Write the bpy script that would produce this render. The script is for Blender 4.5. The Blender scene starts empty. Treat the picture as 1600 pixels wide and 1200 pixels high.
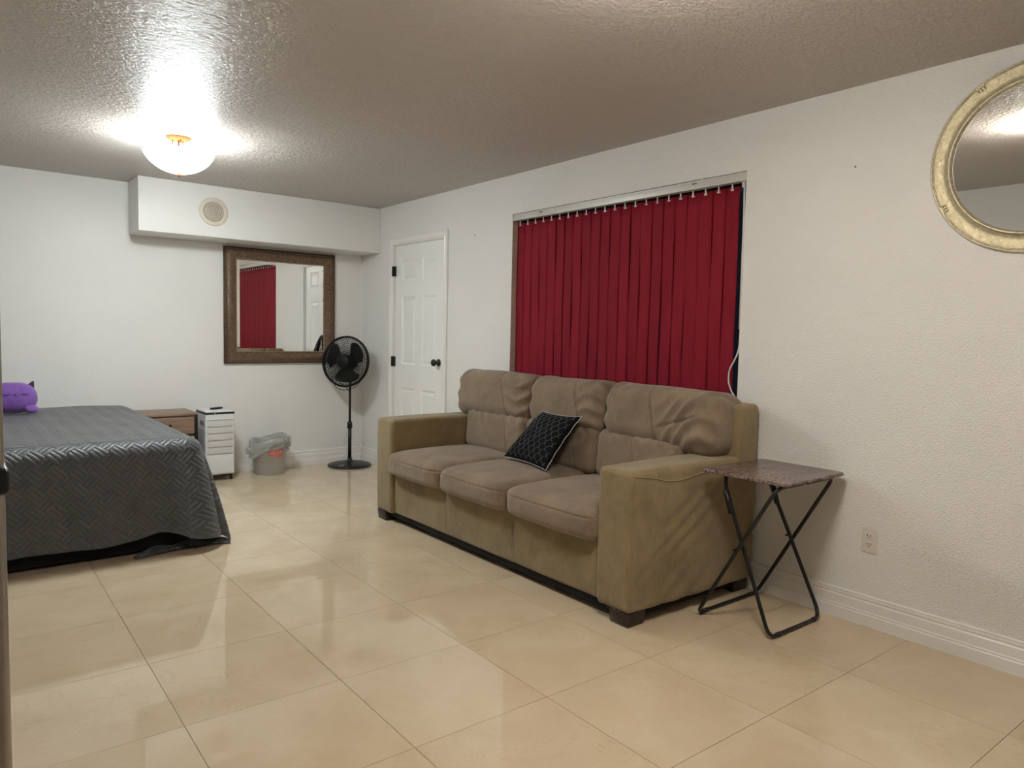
import bpy, bmesh, math, random
import numpy as np
from mathutils import Vector, Matrix

random.seed(7)
rng = np.random.default_rng(7)
S = bpy.context.scene
COL = S.collection
PI = math.pi

# ------------------------------------------------------------------ camera, world, exposure
FPX, YAW, PITCH, ROLL, CAMZ = 1126.4, 0.6699, 0.0693, 0.0218, 1.27
fw = Vector((math.sin(YAW)*math.cos(PITCH), math.cos(YAW)*math.cos(PITCH), -math.sin(PITCH)))
rt0 = Vector((math.cos(YAW), -math.sin(YAW), 0))
up0 = rt0.cross(fw)
rt = rt0*math.cos(ROLL) + up0*math.sin(ROLL)
up = -rt0*math.sin(ROLL) + up0*math.cos(ROLL)
cd = bpy.data.cameras.new('camera')
cam = bpy.data.objects.new('camera', cd)
COL.objects.link(cam)
cd.sensor_width = 36.0
cd.lens = FPX/1600*36.0
cd.clip_start = 0.02
M = Matrix((rt, up, -fw)).transposed().to_4x4()
M.translation = Vector((0, 0, CAMZ))
cam.matrix_world = M
S.camera = cam

w = bpy.data.worlds.new('night')
S.world = w
w.use_nodes = True
w.node_tree.nodes['Background'].inputs[0].default_value = (0.006, 0.007, 0.010, 1)
w.node_tree.nodes['Background'].inputs[1].default_value = 1.0
S.view_settings.view_transform = 'Standard'
S.view_settings.look = 'None'
S.view_settings.exposure = 0.0
S.view_settings.gamma = 1.0
S.view_settings.use_curve_mapping = False

LAMP_COOL = (0.90, 0.985, 1.0)
LAMP_WARM = (1.0, 0.96, 0.88)
BOWL_A, BULB_A = 31.5, 1.2        # far lamp
BOWL_B, BULB_B = 20.5, 6.0        # near lamp
LIGHT_SCALE = 2.85

# room numbers (metres)
XR, XL = 3.226, -1.25
YB, YF = 6.45, -1.7
ZC = 2.402

# ------------------------------------------------------------------ materials
def srgb(r, g, b):
    def f(c):
        c /= 255.0
        return c/12.92 if c <= 0.04045 else ((c+0.055)/1.055)**2.4
    return (f(r), f(g), f(b), 1.0)

class NT:
    def __init__(s, name):
        s.m = bpy.data.materials.new(name)
        s.m.use_nodes = True
        s.t = s.m.node_tree
        s.n = s.t.nodes
        s.l = s.t.links
        s.b = s.n['Principled BSDF']
        s.co = s.n.new('ShaderNodeTexCoord').outputs['Object']
    def node(s, typ, ins=None, **kw):
        nd = s.n.new(typ)
        for k, v in kw.items():
            setattr(nd, k, v)
        for k, v in (ins or {}).items():
            s.put(nd.inputs[k], v)
        return nd
    def put(s, sock, v):
        if isinstance(v, bpy.types.NodeSocket):
            s.l.new(v, sock)
        else:
            sock.default_value = v
    def set(s, **kw):
        names = dict(color='Base Color', rough='Roughness', metal='Metallic', spec='Specular IOR Level', ior='IOR',
                     trans='Transmission Weight', sheen='Sheen Weight', coat='Coat Weight', coatr='Coat Roughness',
                     normal='Normal', emit='Emission Color', es='Emission Strength', alpha='Alpha', sss='Subsurface Weight')
        for k, v in kw.items():
            s.put(s.b.inputs[names[k]], v)
        return s
    def noise(s, scale, detail=3, rough=0.5, dist=0.0, co=None):
        return s.node('ShaderNodeTexNoise', {'Vector': co or s.co, 'Scale': scale, 'Detail': detail, 'Roughness': rough, 'Distortion': dist}).outputs['Fac']
    def mapping(s, scale=(1, 1, 1), rot=(0, 0, 0), loc=(0, 0, 0), co=None):
        return s.node('ShaderNodeMapping', {'Vector': co or s.co, 'Scale': scale, 'Rotation': rot, 'Location': loc}).outputs[0]
    def ramp(s, fac, stops):
        r = s.node('ShaderNodeValToRGB', {'Fac': fac})
        el = r.color_ramp.elements
        while len(el) < len(stops):
            el.new(0.5)
        for e, (p, c) in zip(el, stops):
            e.position = p
            e.color = c if len(c) == 4 else (*c, 1)
        return r.outputs[0]
    def math(s, op, a, b=0.0, c=0.0, clamp=False):
        nd = s.node('ShaderNodeMath', operation=op)
        nd.use_clamp = clamp
        s.put(nd.inputs[0], a); s.put(nd.inputs[1], b); s.put(nd.inputs[2], c)
        return nd.outputs[0]
    def mix(s, fac, a, b):
        nd = s.node('ShaderNodeMix', data_type='RGBA')
        s.put(nd.inputs[0], fac); s.put(nd.inputs[6], a); s.put(nd.inputs[7], b)
        return nd.outputs[2]
    def bump(s, h, strength=0.3, dist=0.01):
        nd = s.node('ShaderNodeBump', {'Height': h, 'Strength': strength, 'Distance': dist})
        s.put(s.b.inputs['Normal'], nd.outputs[0])
        return nd

MATS = {}
def simple(name, rgb, rough=0.5, metal=0.0, nscale=40, nvar=0.12, bump=0.0, **kw):
    if name in MATS: return MATS[name]
    t = NT(name)
    c = srgb(*rgb)
    n = t.noise(nscale, 4)
    lo = tuple(x*(1-nvar) for x in c[:3]); hi = tuple(min(1, x*(1+nvar)) for x in c[:3])
    t.set(color=t.ramp(n, [(0.3, lo), (0.7, hi)]), rough=rough, metal=metal, **kw)
    if bump: t.bump(n, bump, 0.004)
    MATS[name] = t.m
    return t.m

def m_wall(name, rgb, stain=None):
    t = NT(name)
    c = srgb(*rgb)
    a = t.noise(120, 3, 0.6)
    b = t.noise(38, 2, 0.5)
    h = t.math('ADD', t.math('MULTIPLY', t.ramp(a, [(0.42, (0, 0, 0)), (0.6, (1, 1, 1))]), 0.6), t.math('MULTIPLY', b, 0.7))
    big = t.noise(1.3, 3)
    col = t.ramp(big, [(0.3, tuple(x*0.96 for x in c[:3])), (0.7, c[:3])])
    strength = 0.55
    if stain:
        # scuffs and flaking paint low on the wall: marks of their own at fixed places
        for (cx, cz, sx, sz, amt) in stain:
            mp = t.mapping(scale=(1/sx, 1/sx, 1/sz), loc=(-cx[0]/sx, -cx[1]/sx, -cz/sz))
            ln = t.node('ShaderNodeVectorMath', {0: mp}, operation='LENGTH').outputs['Value']
            msk = t.ramp(ln, [(0.2, (1, 1, 1)), (1.0, (0, 0, 0))])
            sp = t.noise(85, 6, 0.75)
            spk = t.ramp(sp, [(0.56, (0, 0, 0)), (0.72, (1, 1, 1))])
            f = t.math('MULTIPLY', t.math('MULTIPLY', msk, spk), amt)
            col = t.mix(f, col, srgb(120, 108, 92))
            h = t.math('ADD', h, t.math('MULTIPLY', t.math('MULTIPLY', msk, t.noise(35, 6, 0.75, 1.5)), 2.2))
    t.set(color=col, rough=0.38, spec=0.5)
    t.bump(h, strength, 0.004)
    return t.m

def m_ceiling():
    t = NT('ceiling_paint')
    mp = t.mapping(scale=(0.8, 1.25, 1))
    a = t.noise(48, 4, 0.6, 0.6, co=mp)
    b = t.noise(16, 2, 0.5, 0.8, co=mp)
    h = t.math('ADD', t.ramp(a, [(0.42, (0, 0, 0)), (0.6, (1, 1, 1))]), t.math('MULTIPLY', b, 1.2))
    t.set(color=srgb(200, 191, 183), rough=0.36, spec=0.20)
    t.bump(h, 0.75, 0.005)
    return t.m

def m_tile():
    t = NT('polished_beige_tile')
    oi = t.node('ShaderNodeObjectInfo')
    comb = t.node('ShaderNodeCombineXYZ', {0: t.math('MULTIPLY', oi.outputs['Random'], 37.0), 1: t.math('MULTIPLY', oi.outputs['Random'], 11.0), 2: 0.0})
    co = t.node('ShaderNodeVectorMath', {0: t.co, 1: comb.outputs[0]}, operation='ADD').outputs[0]
    n = t.noise(3.2, 6, 0.6, 0.6, co=co)
    base = t.ramp(n, [(0.3, srgb(204, 184, 154)), (0.55, srgb(212, 193, 164)), (0.75, srgb(219, 202, 174))])
    v = t.noise(5.5, 8, 0.62, 1.2, co=co)
    vein = t.ramp(v, [(0.485, (0, 0, 0)), (0.5, (1, 1, 1)), (0.515, (0, 0, 0))])
    vm = t.noise(2.0, 2, co=co)
    f = t.math('MULTIPLY', t.math('MULTIPLY', vein, t.ramp(vm, [(0.45, (0, 0, 0)), (0.65, (1, 1, 1))])), 0.30)
    col = t.mix(f, base, srgb(176, 146, 112))
    fine = t.noise(60, 5, 0.7, co=co)
    col = t.mix(t.math('MULTIPLY', t.ramp(fine, [(0.5, (0, 0, 0)), (0.8, (1, 1, 1))]), 0.25), col, srgb(196, 172, 140))
    t.set(color=col, rough=0.035, ior=1.62)
    t.bump(t.noise(2.5, 2, co=co), 0.02, 0.01)
    return t.m

def m_sofa(name, rgb, seed=0.0):
    t = NT(name)
    c = srgb(*rgb)
    n1 = t.noise(5.5, 6, 0.65, 0.5, co=t.mapping(loc=(seed, 0, 0)))
    n2 = t.noise(60, 4, 0.6, co=t.mapping(scale=(1, 1, 0.5)))
    f = t.math('ADD', t.math('MULTIPLY', n1, 0.75), t.math('MULTIPLY', n2, 0.25))
    col = t.ramp(f, [(0.32, tuple(x*0.74 for x in c[:3])), (0.5, c[:3]), (0.68, tuple(min(1, x*1.26) for x in c[:3]))])
    t.set(color=col, rough=0.9, spec=0.15, sheen=0.35)
    t.b.inputs['Sheen Roughness'].default_value = 0.45
    t.bump(t.math('ADD', t.noise(420, 2), t.math('MULTIPLY', n1, 2.0)), 0.22, 0.002)
    return t.m

def m_quilt():
    t = NT('charcoal_quilt')
    uv = t.node('ShaderNodeTexCoord').outputs['UV']
    # basket-weave quilting: stripes whose direction swaps from cell to cell, turned 45 degrees
    sc = t.mapping(scale=(1, 1, 1), rot=(0, 0, PI/4), co=uv)
    sep = t.node('ShaderNodeSeparateXYZ', {0: sc})
    cell = 0.068
    X = t.math('DIVIDE', sep.outputs[0], cell)
    Y = t.math('DIVIDE', sep.outputs[1], cell)
    par = t.math('PINGPONG', t.math('ADD', t.math('FLOOR', X), t.math('FLOOR', Y)), 1.0)
    fx = t.math('ABSOLUTE', t.math('SINE', t.math('MULTIPLY', X, PI*3)))
    fy = t.math('ABSOLUTE', t.math('SINE', t.math('MULTIPLY', Y, PI*3)))
    fx = t.math('POWER', fx, 0.45)
    fy = t.math('POWER', fy, 0.45)
    h = t.math('ADD', t.math('MULTIPLY', fx, par), t.math('MULTIPLY', fy, t.math('SUBTRACT', 1.0, par)))
    n = t.noise(9, 4)
    col = t.ramp(n, [(0.3, srgb(56, 59, 63)), (0.7, srgb(67, 70, 74))])
    col = t.mix(t.math('MULTIPLY', t.math('SUBTRACT', 1.0, h), 0.5), col, srgb(58, 58, 60))
    t.set(color=col, rough=0.50, spec=0.75, sheen=0.3)
    t.bump(t.math('ADD', h, t.math('MULTIPLY', t.noise(30, 4), 0.4)), 0.85, 0.0055)
    return t.m

def m_wood(name, a, b, axis='X', rough=0.45):
    t = NT(name)
    sc = {'X': (1.2, 14, 14), 'Y': (14, 1.2, 14), 'Z': (14, 14, 1.2)}[axis]
    n = t.noise(3.0, 7, 0.6, 1.0, co=t.mapping(scale=sc))
    t.set(color=t.ramp(n, [(0.3, srgb(*a)), (0.7, srgb(*b))]), rough=rough)
    t.bump(n, 0.12, 0.002)
    return t.m

def m_marbletop():
    t = NT('brown_marble_laminate')
    v = t.noise(16, 9, 0.75, 1.8, co=t.mapping(scale=(0.7, 3.0, 1)))
    a = t.ramp(v, [(0.36, srgb(40, 28, 27)), (0.48, srgb(96, 76, 72)), (0.52, srgb(172, 150, 142)), (0.56, srgb(88, 68, 64)), (0.7, srgb(52, 38, 36))])
    t.set(color=a, rough=0.22)
    return t.m

def m_blind():
    t = NT('crimson_blind_fabric')
    n = t.noise(30, 4, 0.6, co=t.mapping(scale=(1, 1, 0.15)))
    oi = t.node('ShaderNodeObjectInfo').outputs['Random']
    c = t.ramp(n, [(0.3, srgb(136, 18, 38)), (0.7, srgb(150, 24, 46))])
    c = t.mix(t.math('MULTIPLY', oi, 0.35), c, srgb(116, 12, 32))
    t.set(color=c, rough=0.75, spec=0.25)
    t.bump(t.noise(350, 2, co=t.mapping(scale=(1, 1, 0.4))), 0.2, 0.001)
    return t.m

def m_bronze(name, dark, light, metal=0.55, bmp=0.8):
    t = NT(name)
    v = t.noise(70, 6, 0.75, 1.0)
    t.set(color=t.ramp(v, [(0.35, srgb(*dark)), (0.62, srgb(*light))]), rough=t.ramp(v, [(0.3, (0.55,)*3), (0.7, (0.3,)*3)]), metal=metal)
    t.bump(v, bmp, 0.003)
    return t.m

STAIN_R = [((XR, 1.22), 0.385, 0.15, 0.035, 1.0), ((XR, 1.0), 0.30, 0.5, 0.12, 0.30), ((XR, 0.6), 0.3, 0.5, 0.10, 0.2)]
STAIN_B = [((2.65, YB), 0.25, 0.55, 0.10, 0.18)]
M_WALL_R = m_wall('wall_paint_right', (243, 241, 237), STAIN_R)
M_WALL_B = m_wall('wall_paint_back', (243, 241, 237), STAIN_B)
M_WALL = m_wall('wall_paint', (243, 241, 237))
M_CEIL = m_ceiling()
M_TILE = m_tile()
M_GROUT = simple('grout', (104, 80, 52), 0.85, nscale=90)
M_TRIM = simple('white_trim_paint', (240, 237, 232), 0.35, nscale=6, nvar=0.03)
M_DOOR = simple('white_door_paint', (243, 242, 238), 0.32, nscale=6, nvar=0.02)
M_BLACK = simple('black_metal', (20, 19, 19), 0.32, 0.2, nvar=0.2)
M_BLACKP = simple('black_plastic', (9, 9, 10), 0.4, nvar=0.2)
M_FANP = simple('black_fan_plastic', (5, 5, 6), 0.5, nvar=0.2, spec=0.3)
M_FANBASE = simple('black_fan_base', (24, 26, 27), 0.35, nvar=0.2)
M_TUBE = simple('black_powder_coated_tube', (12, 12, 14), 0.4, nvar=0.2)
M_SOFA_WARMLIT = m_sofa('taupe_microfibre_warm_lit', (140, 122, 90))  # sofa body: olive cast of the warm light put into the fabric colour
M_SOFAC = m_sofa('taupe_microfibre_cushion', (138, 120, 100), 3.0)
M_SEAM = simple('taupe_thread', (150, 134, 100), 0.8)
M_FOOT = simple('dark_stained_foot', (38, 18, 12), 0.3, nvar=0.3)
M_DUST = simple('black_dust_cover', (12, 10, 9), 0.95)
M_QUILT = m_quilt()
M_BLIND = m_blind()
M_MIRROR = NT('mirror_glass').set(color=(0.9, 0.91, 0.9, 1), rough=0.0, metal=1.0).m
M_BRONZE = m_bronze('bronzed_frame', (62, 48, 38), (140, 116, 94))
M_BRONZED = m_bronze('dark_bronzed_edge', (44, 33, 27), (100, 78, 62), 0.4)
M_BEAD = simple('pale_bronze_bead', (190, 150, 118), 0.3, 0.6)
M_SILVER = m_bronze('antiqued_champagne_frame', (150, 138, 108), (178, 168, 138), 0.55, 0.25)
M_GILT = m_bronze('pale_gilt_rim', (176, 164, 134), (218, 208, 182), 0.55, 0.25)
M_DARKLINE = simple('dark_antique_line', (40, 34, 26), 0.5)
M_WOOD = m_wood('greyed_oak_laminate', (118, 94, 78), (156, 130, 110))
M_WHITEP = simple('white_appliance_plastic', (226, 226, 224), 0.3, nscale=10, nvar=0.03)
M_WHITEP2 = simple('off_white_louvre_plastic', (206, 204, 200), 0.35, nscale=10, nvar=0.03)
M_GREYP = simple('grey_plastic', (120, 122, 122), 0.4)
M_IVORY = simple('ivory_vent_plastic', (224, 212, 196), 0.4, nvar=0.03)
M_PLATE = simple('outlet_plastic', (228, 220, 210), 0.35, nvar=0.02)
M_PURPLE = m_sofa('purple_plush', (132, 92, 172))
M_PURPLE.node_tree.nodes['Principled BSDF'].inputs['Sheen Weight'].default_value = 0.5
M_EAR = simple('dark_violet_plush', (62, 48, 66), 0.9)
M_PILLOW = simple('black_cotton', (8, 8, 10), 0.85, nscale=120, bump=0.25, spec=0.2)
M_THREAD = simple('silver_thread', (120, 122, 128), 0.5, 0.1)
M_CORDW = simple('pale_piping_cord', (206, 200, 196), 0.6)
M_WHITE = simple('white_plastic', (228, 226, 220), 0.35, nvar=0.03)
M_ALU = simple('pale_aluminium_rail', (208, 206, 198), 0.38, 0.1, nvar=0.04)
M_FRIDGE = simple('grey_enamel_side', (112, 102, 96), 0.35, nscale=200, nvar=0.05)
M_FRIDGED = simple('stainless_door', (150, 142, 134), 0.28, 0.6, nscale=200, nvar=0.05)
M_SHEET = simple('pale_blue_sheet', (150, 160, 172), 0.8)
M_MATT = simple('mattress_ticking', (190, 186, 180), 0.85)
M_COPPER = simple('copper_canopy', (92, 40, 22), 0.9, 0.0, spec=0.0)
M_BAG = simple('grey_translucent_bag', (176, 176, 172), 0.4, nscale=30, trans=0.15)
M_BINP = simple('frosted_bin_plastic', (206, 204, 200), 0.4, nscale=10, nvar=0.04, trans=0.2)
M_RED = simple('red_print', (204, 116, 108), 0.5)
M_TAUPE_JAMB = simple('brown_window_jamb', (196, 182, 166), 0.5)
def m_glass():
    t = NT('window_glass')
    t.set(color=(0.9, 0.95, 0.95, 1), rough=0.0, trans=1.0, ior=1.45)
    return t.m
M_GLASS = m_glass()
M_WFRAME = simple('dark_window_frame', (30, 30, 32), 0.4, 0.3)
M_MARBLE = m_marbletop()

# ------------------------------------------------------------------ mesh helpers
def loc_of(parent):
    p = Vector((0, 0, 0))
    o = parent
    while o is not None:
        p += o.location
        o = o.parent
    return p

def obj(name, verts, faces, mat, parent=None, smooth=True, uvs=None, autosmooth=None, recalc=True, base=None):
    """one mesh object; verts are given in room coordinates"""
    V = np.asarray(verts, dtype=float).reshape(-1, 3)
    if parent is not None:
        org = loc_of(parent)
    elif base is not None:
        org = Vector(base)
    else:
        mn, mx = V.min(0), V.max(0)
        org = Vector(((mn[0]+mx[0])/2, (mn[1]+mx[1])/2, mn[2]))
    V = V - np.array(org)
    me = bpy.data.meshes.new(name)
    me.from_pydata(V.tolist(), [], [list(map(int, f)) for f in faces])
    if recalc or autosmooth:
        bm = bmesh.new()
        bm.from_mesh(me)
        if recalc: bmesh.ops.recalc_face_normals(bm, faces=bm.faces)
        if autosmooth:
            for e in bm.edges:
                if len(e.link_faces) == 2 and e.calc_face_angle(0) > autosmooth:
                    e.smooth = False
        bm.to_mesh(me)
        bm.free()
    if uvs is not None:
        ul = me.uv_layers.new(name='UVMap')
        li = np.zeros(len(me.loops), dtype=np.int32)
        me.loops.foreach_get('vertex_index', li)
        ul.data.foreach_set('uv', np.asarray(uvs, dtype=float)[li].ravel())
    me.polygons.foreach_set('use_smooth', [bool(smooth)]*len(me.polygons))
    for m in (mat if isinstance(mat, (list, tuple)) else [mat]):
        me.materials.append(m)
    me.update()
    o = bpy.data.objects.new(name, me)
    COL.objects.link(o)
    if parent is not None:
        o.parent = parent
    else:
        o.location = org
    return o

def tag(o, label=None, cat=None, group=None, kind=None):
    if label: o['label'] = label
    if cat: o['category'] = cat
    if group: o['group'] = group
    if kind: o['kind'] = kind
    return o

def thing(name, loc, label=None, cat=None, group=None, kind=None):
    o = bpy.data.objects.new(name, None)
    o.empty_display_size = 0.1
    COL.objects.link(o)
    o.location = loc
    return tag(o, label, cat, group, kind)

class MB:
    """collects shapes for one mesh"""
    def __init__(s): s.v = []; s.f = []
    def add(s, V, F):
        o = sum(len(a) for a in s.v)
        s.v.append(np.asarray(V, dtype=float).reshape(-1, 3))
        s.f += [[i+o for i in f] for f in F]
        return s
    def V(s): return np.concatenate(s.v)
    def build(s, name, mat, parent=None, **kw): return obj(name, s.V(), s.f, mat, parent, **kw)

def xform(V, rot=None, loc=(0, 0, 0)):
    V = np.asarray(V, dtype=float)
    if rot is not None: V = V @ np.array(rot).T
    return V + np.array(loc)

def rotz(a):
    c, s = math.cos(a), math.sin(a)
    return np.array([[c, -s, 0], [s, c, 0], [0, 0, 1]])
def roty(a):
    c, s = math.cos(a), math.sin(a)
    return np.array([[c, 0, s], [0, 1, 0], [-s, 0, c]])
def rotx(a):
    c, s = math.cos(a), math.sin(a)
    return np.array([[1, 0, 0], [0, c, -s], [0, s, c]])
def basis(zdir, xhint=(1, 0, 0)):
    z = np.array(zdir, float); z /= np.linalg.norm(z)
    x = np.array(xhint, float); x = x - z*(x@z)
    if np.linalg.norm(x) < 1e-6: x = np.array([0, 1, 0.]) - z*z[1]
    x /= np.linalg.norm(x)
    return np.array([x, np.cross(z, x), z]).T

def axis_pts(h, r, n, nr=4):
    if r <= 0: return np.linspace(-h, h, n+1)
    return np.concatenate([np.linspace(-h, -h+r, nr+1)[:-1], np.linspace(-h+r, h-r, n+1), np.linspace(h-r, h, nr+1)[1:]])

def rbox(lo, hi, r=0.01, n=(1, 1, 1), puff=(0, 0, 0), fn=None, nr=3, rot=None):
    """rounded box between two corners, optionally bulged and deformed; returns V, F"""
    lo = np.array(lo, float); hi = np.array(hi, float)
    c = (lo+hi)/2; h = (hi-lo)/2
    r = min(r, h.min()*0.999)
    ax = [axis_pts(h[i], r, n[i], nr) for i in range(3)]
    N = [len(a) for a in ax]
    idx = {}
    V = []; F = []
    def vid(i, j, k):
        key = (i, j, k)
        if key not in idx:
            idx[key] = len(V)
            V.append((ax[0][i], ax[1][j], ax[2][k]))
        return idx[key]
    for a in range(3):
        b, d = (a+1) % 3, (a+2) % 3
        for side in (0, N[a]-1):
            for i in range(N[b]-1):
                for j in range(N[d]-1):
                    q = []
                    for (u, v) in ((i, j), (i+1, j), (i+1, j+1), (i, j+1)):
                        t = [0, 0, 0]; t[a] = side; t[b] = u; t[d] = v
                        q.append(vid(*t))
                    F.append(q if side else q[::-1])
    V = np.array(V)
    inner = np.clip(V, -(h-r), h-r)
    d = V-inner
    L = np.linalg.norm(d, axis=1, keepdims=True)
    P = inner + np.where(L > 1e-9, d/np.maximum(L, 1e-9)*r, 0)
    if any(puff):
        Q = P.copy()
        for a in range(3):
            if puff[a]:
                b, e = (a+1) % 3, (a+2) % 3
                wgt = np.cos(np.clip(P[:, b]/h[b], -1, 1)*PI/2)**0.6*np.cos(np.clip(P[:, e]/h[e], -1, 1)*PI/2)**0.6
                Q[:, a] += P[:, a]/h[a]*puff[a]*wgt
        P = Q
    if fn is not None: P = fn(P, h)
    if rot is not None: P = P @ np.array(rot).T
    return P + c, F

def box(lo, hi):
    x0, y0, z0 = lo; x1, y1, z1 = hi
    V = [(x0, y0, z0), (x1, y0, z0), (x1, y1, z0), (x0, y1, z0), (x0, y0, z1), (x1, y0, z1), (x1, y1, z1), (x0, y1, z1)]
    F = [(0, 3, 2, 1), (4, 5, 6, 7), (0, 1, 5, 4), (1, 2, 6, 5), (2, 3, 7, 6), (3, 0, 4, 7)]
    return V, F

def catmull(P, n=6, closed=False):
    P = [np.array(p, float) for p in P]
    out = []
    N = len(P)
    rngi = range(N if closed else N-1)
    for i in rngi:
        p1, p2 = P[i], P[(i+1) % N]
        p0 = P[(i-1) % N] if (closed or i > 0) else p1*2-p2
        p3 = P[(i+2) % N] if (closed or i+2 < N) else p2*2-p1
        for k in range(n):
            t = k/n
            out.append(0.5*((2*p1)+(-p0+p2)*t+(2*p0-5*p1+4*p2-p3)*t*t+(-p0+3*p1-3*p2+p3)*t**3))
    if not closed: out.append(P[-1])
    return out

def fillet(P, r, n=5, closed=False):
    """round the corners of a polyline"""
    P = [np.array(p, float) for p in P]
    out = []
    N = len(P)
    for i in range(N):
        if not closed and i in (0, N-1):
            out.append(P[i]); continue
        a, b, c = P[i-1], P[i], P[(i+1) % N]
        u = (a-b); v = (c-b)
        lu, lv = np.linalg.norm(u), np.linalg.norm(v)
        rr = min(r, lu*0.49, lv*0.49)
        s, e = b+u/lu*rr, b+v/lv*rr
        for k in range(n+1):
            t = k/n
            out.append((1-t)**2*s+2*t*(1-t)*b+t*t*e)
    return out

def tube(P, r, seg=8, closed=False, caps=True, flat=None):
    P = np.array(P, float)
    n = len(P)
    T = np.zeros_like(P)
    if closed:
        T = np.roll(P, -1, 0)-np.roll(P, 1, 0)
    else:
        T[1:-1] = P[2:]-P[:-2]; T[0] = P[1]-P[0]; T[-1] = P[-1]-P[-2]
    T /= np.maximum(np.linalg.norm(T, axis=1, keepdims=True), 1e-9)
    a = np.array([0, 0, 1.]) if abs(T[0][2]) < 0.9 else np.array([1., 0, 0])
    u = np.cross(T[0], a); u /= np.linalg.norm(u)
    V = []
    rr = r if hasattr(r, '__len__') else [r]*n
    for i in range(n):
        u = u-T[i]*(u@T[i]); u /= max(np.linalg.norm(u), 1e-9)
        v = np.cross(T[i], u)
        for k in range(seg):
            th = 2*PI*k/seg
            V.append(P[i]+rr[i]*(math.cos(th)*u+math.sin(th)*v))
    F = []
    m = n if closed else n-1
    for i in range(m):
        j = (i+1) % n
        for k in range(seg):
            F.append((i*seg+k, i*seg+(k+1) % seg, j*seg+(k+1) % seg, j*seg+k))
    if caps and not closed:
        F.append(tuple(range(seg))[::-1]); F.append(tuple((n-1)*seg+k for k in range(seg)))
    return V, F

def lathe(prof, seg=32, caps=(True, True), rot=None, loc=(0, 0, 0), closed=False, a0=0, a1=2*PI):
    """profile (r, z) turned about z"""
    V = []; F = []
    n = len(prof)
    for (r, z) in prof:
        for k in range(seg):
            th = 2*PI*k/seg
            V.append((r*math.cos(th), r*math.sin(th), z))
    m = n if closed else n-1
    for i in range(m):
        j = (i+1) % n
        for k in range(seg):
            F.append((i*seg+k, i*seg+(k+1) % seg, j*seg+(k+1) % seg, j*seg+k))
    if not closed:
        if caps[0]: F.append(tuple(range(seg))[::-1])
        if caps[1]: F.append(tuple((n-1)*seg+k for k in range(seg)))
    return xform(V, rot, loc), F

def grid(fn, nu, nv, closed_u=False):
    V = []; F = []
    for i in range(nu+1):
        for j in range(nv+1):
            V.append(fn(i/nu, j/nv))
    for i in range(nu):
        for j in range(nv):
            a = i*(nv+1)+j
            F.append((a, a+1, a+nv+2, a+nv+1))
    return V, F

def sines(P, k, seed, n=5):
    r = np.random.default_rng(seed)
    s = 0
    for i in range(n):
        d = r.normal(size=3); d /= np.linalg.norm(d)
        s = s+np.sin(P @ d*k*r.uniform(0.6, 1.6)+r.uniform(0, 6.28))
    return s/n

def panel_wall(breaks_a, breaks_b, holes, P, thick):
    """flat wall in (a,b) with rectangular holes; P(a,b,depth)->xyz; returns V,F with reveals"""
    A = sorted(breaks_a); B = sorted(breaks_b)
    def inhole(a, b):
        return any(h[0]-1e-6 < a < h[1]+1e-6 and h[2]-1e-6 < b < h[3]+1e-6 for h in holes)
    V = []; F = []
    def q(pts):
        o = len(V); V.extend(pts); F.append((o, o+1, o+2, o+3))
    solid = {}
    for i in range(len(A)-1):
        for j in range(len(B)-1):
            solid[i, j] = not inhole((A[i]+A[i+1])/2, (B[j]+B[j+1])/2)
    for (i, j), s in solid.items():
        if not s: continue
        a0, a1, b0, b1 = A[i], A[i+1], B[j], B[j+1]
        q([P(a0, b0, 0), P(a1, b0, 0), P(a1, b1, 0), P(a0, b1, 0)])
        q([P(a0, b0, thick), P(a0, b1, thick), P(a1, b1, thick), P(a1, b0, thick)])
        for (di, dj, e) in ((-1, 0, (a0, b0, a0, b1)), (1, 0, (a1, b1, a1, b0)), (0, -1, (a1, b0, a0, b0)), (0, 1, (a0, b1, a1, b1))):
            if not solid.get((i+di, j+dj), False):
                q([P(e[0], e[1], 0), P(e[2], e[3], 0), P(e[2], e[3], thick), P(e[0], e[1], thick)])
    # weld
    keys = {}; mp = []; VV = []
    for v in V:
        k = tuple(round(c, 5) for c in v)
        if k not in keys: keys[k] = len(VV); VV.append(v)
        mp.append(keys[k])
    return VV, [[mp[i] for i in f] for f in F]

# ------------------------------------------------------------------ room shell
TH = 0.14
# window opening and doorway in the right wall
WY0, WY1, WZ0, WZ1 = 2.194, 4.107, 0.90, 2.122
DY0, DY1, DZ1 = 4.985, 5.825, 2.042
V, F = panel_wall([YF-TH, WY0, WY1, DY0, DY1, YB+TH], [-0.05, 0.0, WZ0, DZ1, WZ1, ZC+0.05], [(WY0, WY1, WZ0, WZ1), (DY0, DY1, 0.0, DZ1)],
                  lambda a, b, d: (XR+d, a, b), TH)
wall_right = tag(obj('wall_right', V, F, M_WALL_R, smooth=False, base=(0, 0, 0)), 'white textured wall with the red window blind and the six-panel door', kind='structure')
V, F = box((XL-TH, YB, -0.05), (XR, YB+TH, ZC+0.05))
tag(obj('wall_back', V, F, M_WALL_B, smooth=False, base=(0, 0, 0)), 'white textured far wall behind the bed', kind='structure')
V, F = box((XL-TH, YF, -0.05), (XL, YB, ZC+0.05))
tag(obj('wall_left', V, F, M_WALL, smooth=False, base=(0, 0, 0)), kind='structure')
V, F = box((XL-TH, YF-TH, -0.05), (XR, YF, ZC+0.05))
tag(obj('wall_front', V, F, M_WALL, smooth=False, base=(0, 0, 0)), kind='structure')
V, F = box((XL, YF, ZC), (XR, YB, ZC+0.05))
tag(obj('ceiling', V, F, M_CEIL, smooth=False, base=(0, 0, 0)), 'textured semi-gloss ceiling', kind='structure')
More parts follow.
